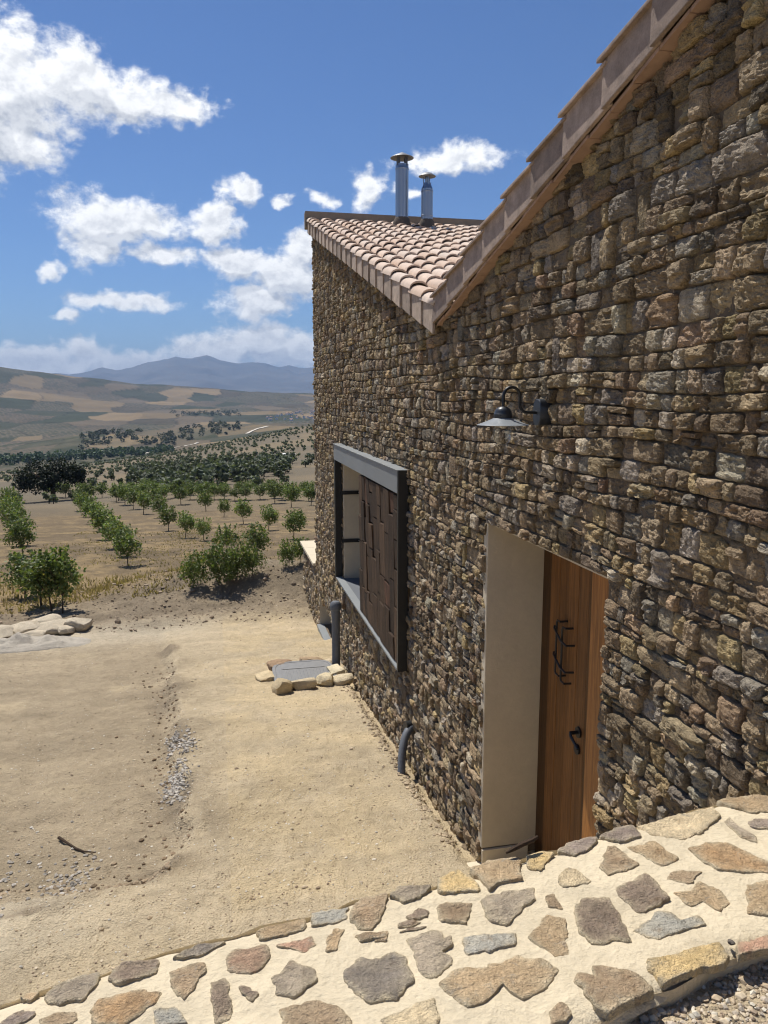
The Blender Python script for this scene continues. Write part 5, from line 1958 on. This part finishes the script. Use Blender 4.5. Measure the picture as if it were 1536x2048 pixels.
for (u, v, h, lb) in ((388, 1176, 72, 'dark leafy bush at the left of the clump behind the soil bank'), (438, 1170, 96, 'tallest bright bush in the middle of the clump behind the soil bank'),
                      (474, 1160, 80, 'round bush at the right of the clump behind the soil bank'), (505, 1150, 62, 'sparse bush trailing off the right of the clump behind the soil bank')):
    plant(u, v, h, BUSH, lb, 'bushy trees behind the soil bank', 0.8)
plant(455, 1108, 58, ORCH, 'young tree rising behind the tallest bush of the clump', GRP)
plant(514, 1120, 72, ORCH, 'young dark tree behind the sparse bush, right of the clump', GRP)
plant(578, 1134, 56, BUSH, 'yellowing bush just left of the garden wall coping', 'bushy trees behind the soil bank', 0.8)
plant(602, 1126, 52, ORCH, 'young tree tight against the house corner above the coping', GRP)

# ---- the dark holm oak
orng = np.random.default_rng(77)
op = on_ground(103, 1002)
od = math.dist(op, (0, 0, 0))
oh = 82 * od / FPX
oak = empty('holm_oak', (op[0], op[1], hz(op[0], op[1])))
tag(oak, 'large dark spreading oak at the far end of the orchard, left side', 'tree')
ow = 118 * od / FPX
mb = MB()
mb.tube([(0, 0, -0.5), (0.05 * oh, 0, 0.2 * oh), (0.02 * oh, 0, 0.42 * oh)], [0.06 * oh, 0.05 * oh, 0.04 * oh], 8)
for k in range(6):
    a = k * 1.05
    mb.tube([(0.02 * oh, 0, 0.36 * oh), (0.2 * ow * math.cos(a), 0.2 * ow * math.sin(a), 0.55 * oh), (0.38 * ow * math.cos(a), 0.38 * ow * math.sin(a), 0.7 * oh)], [0.03 * oh, 0.02 * oh, 0.008 * oh], 6)
mb.build('trunk', M['bark'], oak, True)
lob = [(-0.24, 0.02, 0.60, 0.24, 0.30), (0.02, 0.1, 0.68, 0.26, 0.30), (0.25, 0.0, 0.66, 0.25, 0.24), (-0.33, -0.05, 0.45, 0.14, 0.22), (0.38, 0.05, 0.56, 0.13, 0.16), (0.1, -0.15, 0.58, 0.2, 0.28), (-0.1, -0.1, 0.48, 0.22, 0.26)]
C = np.concatenate([crown_pts(orng, 46, 22, (lx * ow, ly * ow, lz * oh), (rx * ow, rx * ow, rz * oh), 0.035 * ow, 0.55) for lx, ly, lz, rx, rz in lob])
V, F = leaf_quads(C, 0.036 * ow, 0.026 * ow, orng)
link('crown', mesh_np('crown', V, F, M['oakleaf'], False, np.repeat(np.array([0.026, 0.034, 0.016]) * orng.uniform(0.6, 1.5, (len(C), 1)), 4, 0)), oak)

# ---- olives: nearest as trees of their own, the rest of the grove as one mass
def make_olive(seed, n):
    rng = np.random.default_rng(seed)
    C = crown_pts(rng, n, 9, (0, 0, 0.56), (0.40, 0.40, 0.36), 0.08, 0.15)
    V, F = leaf_quads(C, 0.25, 0.17, rng)
    col = np.repeat(np.array([0.115, 0.130, 0.082]) * rng.uniform(0.6, 1.4, (len(C), 1)), 4, 0)
    tv = MB().tube([(0, 0, -0.1), (0.02, 0, 0.2), (0.0, 0.02, 0.45)], [0.05, 0.04, 0.03], 5, False)
    b = len(V)
    V = np.concatenate([V, np.array(tv.v)])
    F2 = np.array(tv.f) + b
    F = np.concatenate([F, F2])
    col = np.concatenate([col, np.tile([0.06, 0.045, 0.03], (len(tv.v), 1))])
    return mesh_np('olive_tree', V, F, M['olive'], False, col), (V, F, col)


OL = [make_olive(400 + k, 16) for k in range(4)]
olrng = np.random.default_rng(55)
spots = []
# planted on a slanting grid over the hillside behind the orchard
ang = 0.42
for gi in range(-90, 200):
    for gj in range(-60, 150):
        x = gi * 6.6 * math.cos(ang) - gj * 7.2 * math.sin(ang) + 60
        y = gi * 6.6 * math.sin(ang) + gj * 7.2 * math.cos(ang) + 120
        x += olrng.normal(0, 0.5)
        y += olrng.normal(0, 0.5)
        r_ = math.hypot(x, y)
        if r_ < 125 or r_ > 640 or y < 60:
            continue
        a = math.atan2(x, y)
        if a < R(-17) or a > R(10):
            continue
        spots.append((x, y, r_, a))
spots = np.array(spots)
sz = HG(spots[:, 0], spots[:, 1])
su, sv = project(np.column_stack([spots[:, :2], sz]))
# the thick stand in the dip, thin young rows higher up, bare strips between
dense = np.exp(-((sv - (985 - 0.075 * (su - 200)) + 22) / 20) ** 2) * (su > 260) * (su < 590)
n_ = fbm(spots[:, 0] / 45, spots[:, 1] / 45, octaves=3, seed=9)
prob = np.clip(0.55 + 0.5 * n_ + dense, 0, 1)
prob = np.where((sv > 965) & (su < 260), 0.22, prob)
prob = np.where((su > 520) & (sv > 935), 0.12, prob)
kp = olrng.random(len(spots)) < prob
spots, sz, su, sv, dense = spots[kp], sz[kp], su[kp], sv[kp], dense[kp]
hgt = olrng.uniform(1.7, 2.6, len(spots)) + 1.2 * dense
extra = []
for _ in range(95):      # the stand itself
    t_ = olrng.random()
    u = 300 + 270 * t_ + olrng.normal(0, 10)
    v = 978 - 44 * t_ + olrng.normal(0, 9)
    p = on_ground(u, v)
    extra.append((p[0], p[1], p[2], u, v, olrng.uniform(2.6, 4.0)))
extra = np.array(extra)
OX = np.concatenate([spots[:, 0], extra[:, 0]])
OY = np.concatenate([spots[:, 1], extra[:, 1]])
OZ = np.concatenate([sz, HG(extra[:, 0], extra[:, 1])])
OH = np.concatenate([hgt, extra[:, 5]])
ou, ov = project(np.column_stack([OX, OY, OZ]))
show = (ou > 0) & (ou < 632) & (ov < 1015)
pxs = np.where(show, OH / np.hypot(OX, OY), 0)
od_ = np.argsort(-pxs)
n_ind = 0
rest = []
for k in od_:
    if n_ind < 290 and show[k]:
        o = link('olive_tree', OL[k % 4][0], loc=(OX[k], OY[k], OZ[k]), rot=(0, 0, k * 1.7), scale=(OH[k] * 1.05, OH[k] * 1.05, OH[k]))
        tag(o, 'small grey-green olive tree on the slope behind the orchard', 'tree', 'olive trees on the slope behind the orchard')
        n_ind += 1
    else:
        rest.append(k)
Vr, Fr, Cr = [], [], []
b = 0
orn = np.random.default_rng(6)
for k in rest:
    far_ = math.hypot(OX[k], OY[k])
    V, F, c = OL[k % 4][1]
    m_ = 144 // 4 if far_ > 250 else 90
    nq = m_
    ca, sa = math.cos(k * 1.7), math.sin(k * 1.7)
    step = max(1, 144 // nq)
    sel = np.arange(0, 144, step)
    W = V[:576].reshape(144, 4, 3)[sel].reshape(-1, 3) * OH[k] * np.array([1.05, 1.05, 1.0])
    if step > 1:
        q = W.reshape(-1, 4, 3)
        ctr = q.mean(1, keepdims=True)
        W = (ctr + (q - ctr) * 1.55).reshape(-1, 3)
    W = np.stack([W[:, 0] * ca - W[:, 1] * sa, W[:, 0] * sa + W[:, 1] * ca, W[:, 2]], -1) + np.array([OX[k], OY[k], OZ[k]])
    Vr.append(W)
    Fr.append(np.arange(len(W)).reshape(-1, 4) + b)
    Cr.append(c[:576].reshape(144, 4, 3)[sel].reshape(-1, 3))
    b += len(W)
tag(link('olive_grove', mesh_np('olive_grove', np.concatenate(Vr), np.concatenate(Fr), M['olive'], False, np.concatenate(Cr))),
    'grey-green olive grove covering the farther slope behind the orchard', 'olive grove', kind='stuff')

# ---- poplars and scrub along the stream, far off: one mass
wrng = np.random.default_rng(91)
Cw, Cc = [], []


def wood_tree(u, r_, h, w, col):
    d_ = ray(u, 880)
    k = r_ / math.hypot(d_[0], d_[1])
    x, y = d_[0] * k, d_[1] * k
    z = hz(x, y)
    n = 26
    d = wrng.normal(0, 1, (n, 3))
    d /= np.linalg.norm(d, axis=1)[:, None]
    Cw.append(np.array([x, y, z + h * 0.5]) + d * np.array([w / 2, w / 2, h * 0.48]) * wrng.uniform(0.5, 1.0, (n, 1)))
    Cc.append(np.tile(np.array(col) * wrng.uniform(0.7, 1.3), (n, 1)))


for _ in range(260):
    u = wrng.uniform(-40, 345)
    wood_tree(u, wrng.uniform(1080, 1330), wrng.uniform(8, 15) * (1 - 0.4 * sst(200, 340, u)), wrng.uniform(5, 9), (0.06, 0.085, 0.045))
for _ in range(150):
    u = wrng.uniform(160, 480)
    wood_tree(u, wrng.uniform(1480, 1720) + 60 * math.sin(u / 30), wrng.uniform(5, 11), wrng.uniform(7, 14), (0.062, 0.066, 0.040))
for _ in range(60):
    wood_tree(wrng.uniform(345, 480), wrng.uniform(2950, 3300), wrng.uniform(10, 17), wrng.uniform(12, 24), (0.040, 0.05, 0.028))
C = np.concatenate(Cw)
V, F = leaf_quads(C, 4.2, 3.4, wrng)
tag(link('stream_wood', mesh_np('stream_wood', V, F, M['olive'], False, np.repeat(np.concatenate(Cc), 4, 0))), 'far-off dark band of poplars and scrub along the valley stream', 'wood', kind='stuff')

# ---- dry grass between yard and orchard
grng = np.random.default_rng(19)
N = 26000
gx = grng.uniform(-7.5, 2.2, N)
gy = 15.6 + 30 * grng.random(N) ** 1.7
dn = fbm(gx * 0.6, gy * 0.6, octaves=3, seed=15)
front_ = np.exp(-((gy - 19) / 2.6) ** 2)
okg = (grng.random(N) < np.clip(0.22 + 0.9 * dn + 0.45 * front_, 0, 1)) & ~((gx > -0.6) & (gy < 17.6)) & ~((gx < -1.8) & (gy < 16.2))
gx, gy = gx[okg], gy[okg]
N = len(gx)
gzz = HG(gx, gy)
hgt = grng.uniform(0.04, 0.15, N) * (0.6 + 0.8 * np.exp(-((gy - 19.5) / 2.5) ** 2))
a = grng.uniform(0, 6.28, N)
lean = grng.normal(0, 0.4, (N, 2)) * hgt[:, None]
w = 0.010 + 0.0006 * gy
base = np.stack([gx, gy, gzz - 0.01], -1)
side = np.stack([np.cos(a) * w, np.sin(a) * w, np.zeros(N)], -1)
tip = base + np.stack([lean[:, 0], lean[:, 1], hgt], -1)
V = np.stack([base - side, base + side, tip], 1).reshape(-1, 3)
col = np.repeat(np.array([0.33, 0.25, 0.135]) * grng.uniform(0.65, 1.3, (N, 1)), 3, 0)
tag(link('dry_grass', mesh_np('dry_grass', V, np.arange(3 * N).reshape(-1, 3), M['straw'], False, col)), 'golden dry grass between the yard and the orchard rows', 'grass', kind='stuff')

# ------------------------------------------------------------------ far things: shed, track, village
p = on_ground(578, 917)
sd_ = math.dist(p, (0, 0, 0))
sw, shh = 23 * sd_ / FPX, 10 * sd_ / FPX
shed = empty('farm_shed', (p[0], p[1], hz(p[0], p[1])))
tag(shed, 'small white farm shed on the olive slope near the house edge', 'shed')
link('wall', MB().box((-sw / 2, -sw * 0.3, -1.0), (sw / 2, sw * 0.3, shh * 0.85)).mesh('wall', M['white']), shed)
link('roof', MB().hexa([(-sw * 0.54, -sw * 0.34, shh * 0.85), (sw * 0.54, -sw * 0.34, shh * 0.85), (sw * 0.54, sw * 0.34, shh * 0.98), (-sw * 0.54, sw * 0.34, shh * 0.98),
                       (-sw * 0.54, -sw * 0.34, shh * 0.92), (sw * 0.54, -sw * 0.34, shh * 0.92), (sw * 0.54, sw * 0.34, shh * 1.05), (-sw * 0.54, sw * 0.34, shh * 1.05)]).mesh('roof', M['white']), shed)
link('door', MB().box((-sw * 0.1, -sw * 0.3 - 0.06, 0), (sw * 0.08, -sw * 0.3 - 0.01, shh * 0.6)).mesh('door', M['steel']), shed)

M['track'] = mat_plain('white_track', (0.55, 0.50, 0.42), 0.95, 0.1, 0.2, 0)


def track(name, px_pts, width, lab):
    pts = []
    P = [on_ground(u, v) for u, v in px_pts]
    for a_, b_ in zip(P[:-1], P[1:]):
        for k in range(24):
            pts.append(a_ + (b_ - a_) * k / 24)
    pts.append(P[-1])
    V, F = [], []
    for k, q in enumerate(pts):
        d = pts[min(k + 1, len(pts) - 1)] - pts[max(k - 1, 0)]
        s = np.array([-d[1], d[0]]) / (math.hypot(d[0], d[1]) + 1e-9) * width / 2
        for sg in (-1, 0, 1):
            x, y = q[0] + s[0] * sg, q[1] + s[1] * sg
            V.append((x, y, hz(x, y) + 0.25 + 0.0006 * math.hypot(x, y)))
        if k:
            b = 3 * k
            F += [(b - 3, b - 2, b + 1, b), (b - 2, b - 1, b + 2, b + 1)]
    tag(link(name, mesh_np(name, V, np.array(F), M['track'], True)), kind='structure')


track('road', [(536, 853), (520, 857), (505, 862), (494, 868)], 7.0, '')
track('path', [(395, 886), (350, 896), (300, 905), (270, 912)], 6.0, '')

hm = []
for k in range(3):
    w_, d_, h_ = [(11, 8, 6), (8, 8, 7.5), (14, 9, 5)][k]
    bw_ = MB().box((-w_ / 2, -d_ / 2, -2), (w_ / 2, d_ / 2, h_))
    br_ = MB()
    br_.add([(-w_ / 2 - .4, -d_ / 2 - .4, h_), (w_ / 2 + .4, -d_ / 2 - .4, h_), (w_ / 2 + .4, d_ / 2 + .4, h_), (-w_ / 2 - .4, d_ / 2 + .4, h_), (-w_ / 2 - .4, 0, h_ + 2), (w_ / 2 + .4, 0, h_ + 2)],
            [(0, 1, 5, 4), (2, 3, 4, 5), (0, 4, 3), (1, 2, 5), (0, 3, 2, 1)])
    hm.append((bw_.mesh('wall', M['white']), br_.mesh('roof', M['rooftile'])))
vr = random.Random(2)
for k in range(46):
    u, v = vr.uniform(532, 632), vr.uniform(817, 842)
    v = max(v, 838 - (u - 530) * 0.2)
    p = on_ground(u, v)
    e = empty('village_house', (p[0], p[1], hz(p[0], p[1])))
    e.rotation_euler = (0, 0, vr.uniform(0, 3.1))
    sc_ = vr.uniform(0.6, 1.05)
    e.scale = (sc_, sc_, sc_)
    w_, r_ = hm[k % 3]
    link('wall', w_, e)
    link('roof', r_, e)
    tag(e, 'tiny white house with a tiled roof in the distant village', 'house', 'houses of the distant village')

# ------------------------------------------------------------------ haze: the air between here and the mountains
hb = MB().box((-27000, -27000, -330), (27000, 27000, 1180))
hzo = hb.build('haze', None) if False else link('haze', bpy.data.meshes.new('haze'))
hzo.data.from_pydata(hb.v, [], hb.f)
hmat = bpy.data.materials.new('haze_air')
hmat.use_nodes = True
ht = NT(hmat.node_tree)
for nd in list(ht.n):
    ht.n.remove(nd)
ho = ht.new('ShaderNodeOutputMaterial')
hv = ht.new('ShaderNodeVolumePrincipled', ins={'Color': (0.42, 0.61, 0.92, 1), 'Density': 5.5e-5, 'Anisotropy': 0.0})
ht.l.new(hv.outputs[0], ho.inputs['Volume'])
hzo.data.materials.append(hmat)
tag(hzo, 'thin blue haze in the air over the valley', 'haze', kind='stuff')
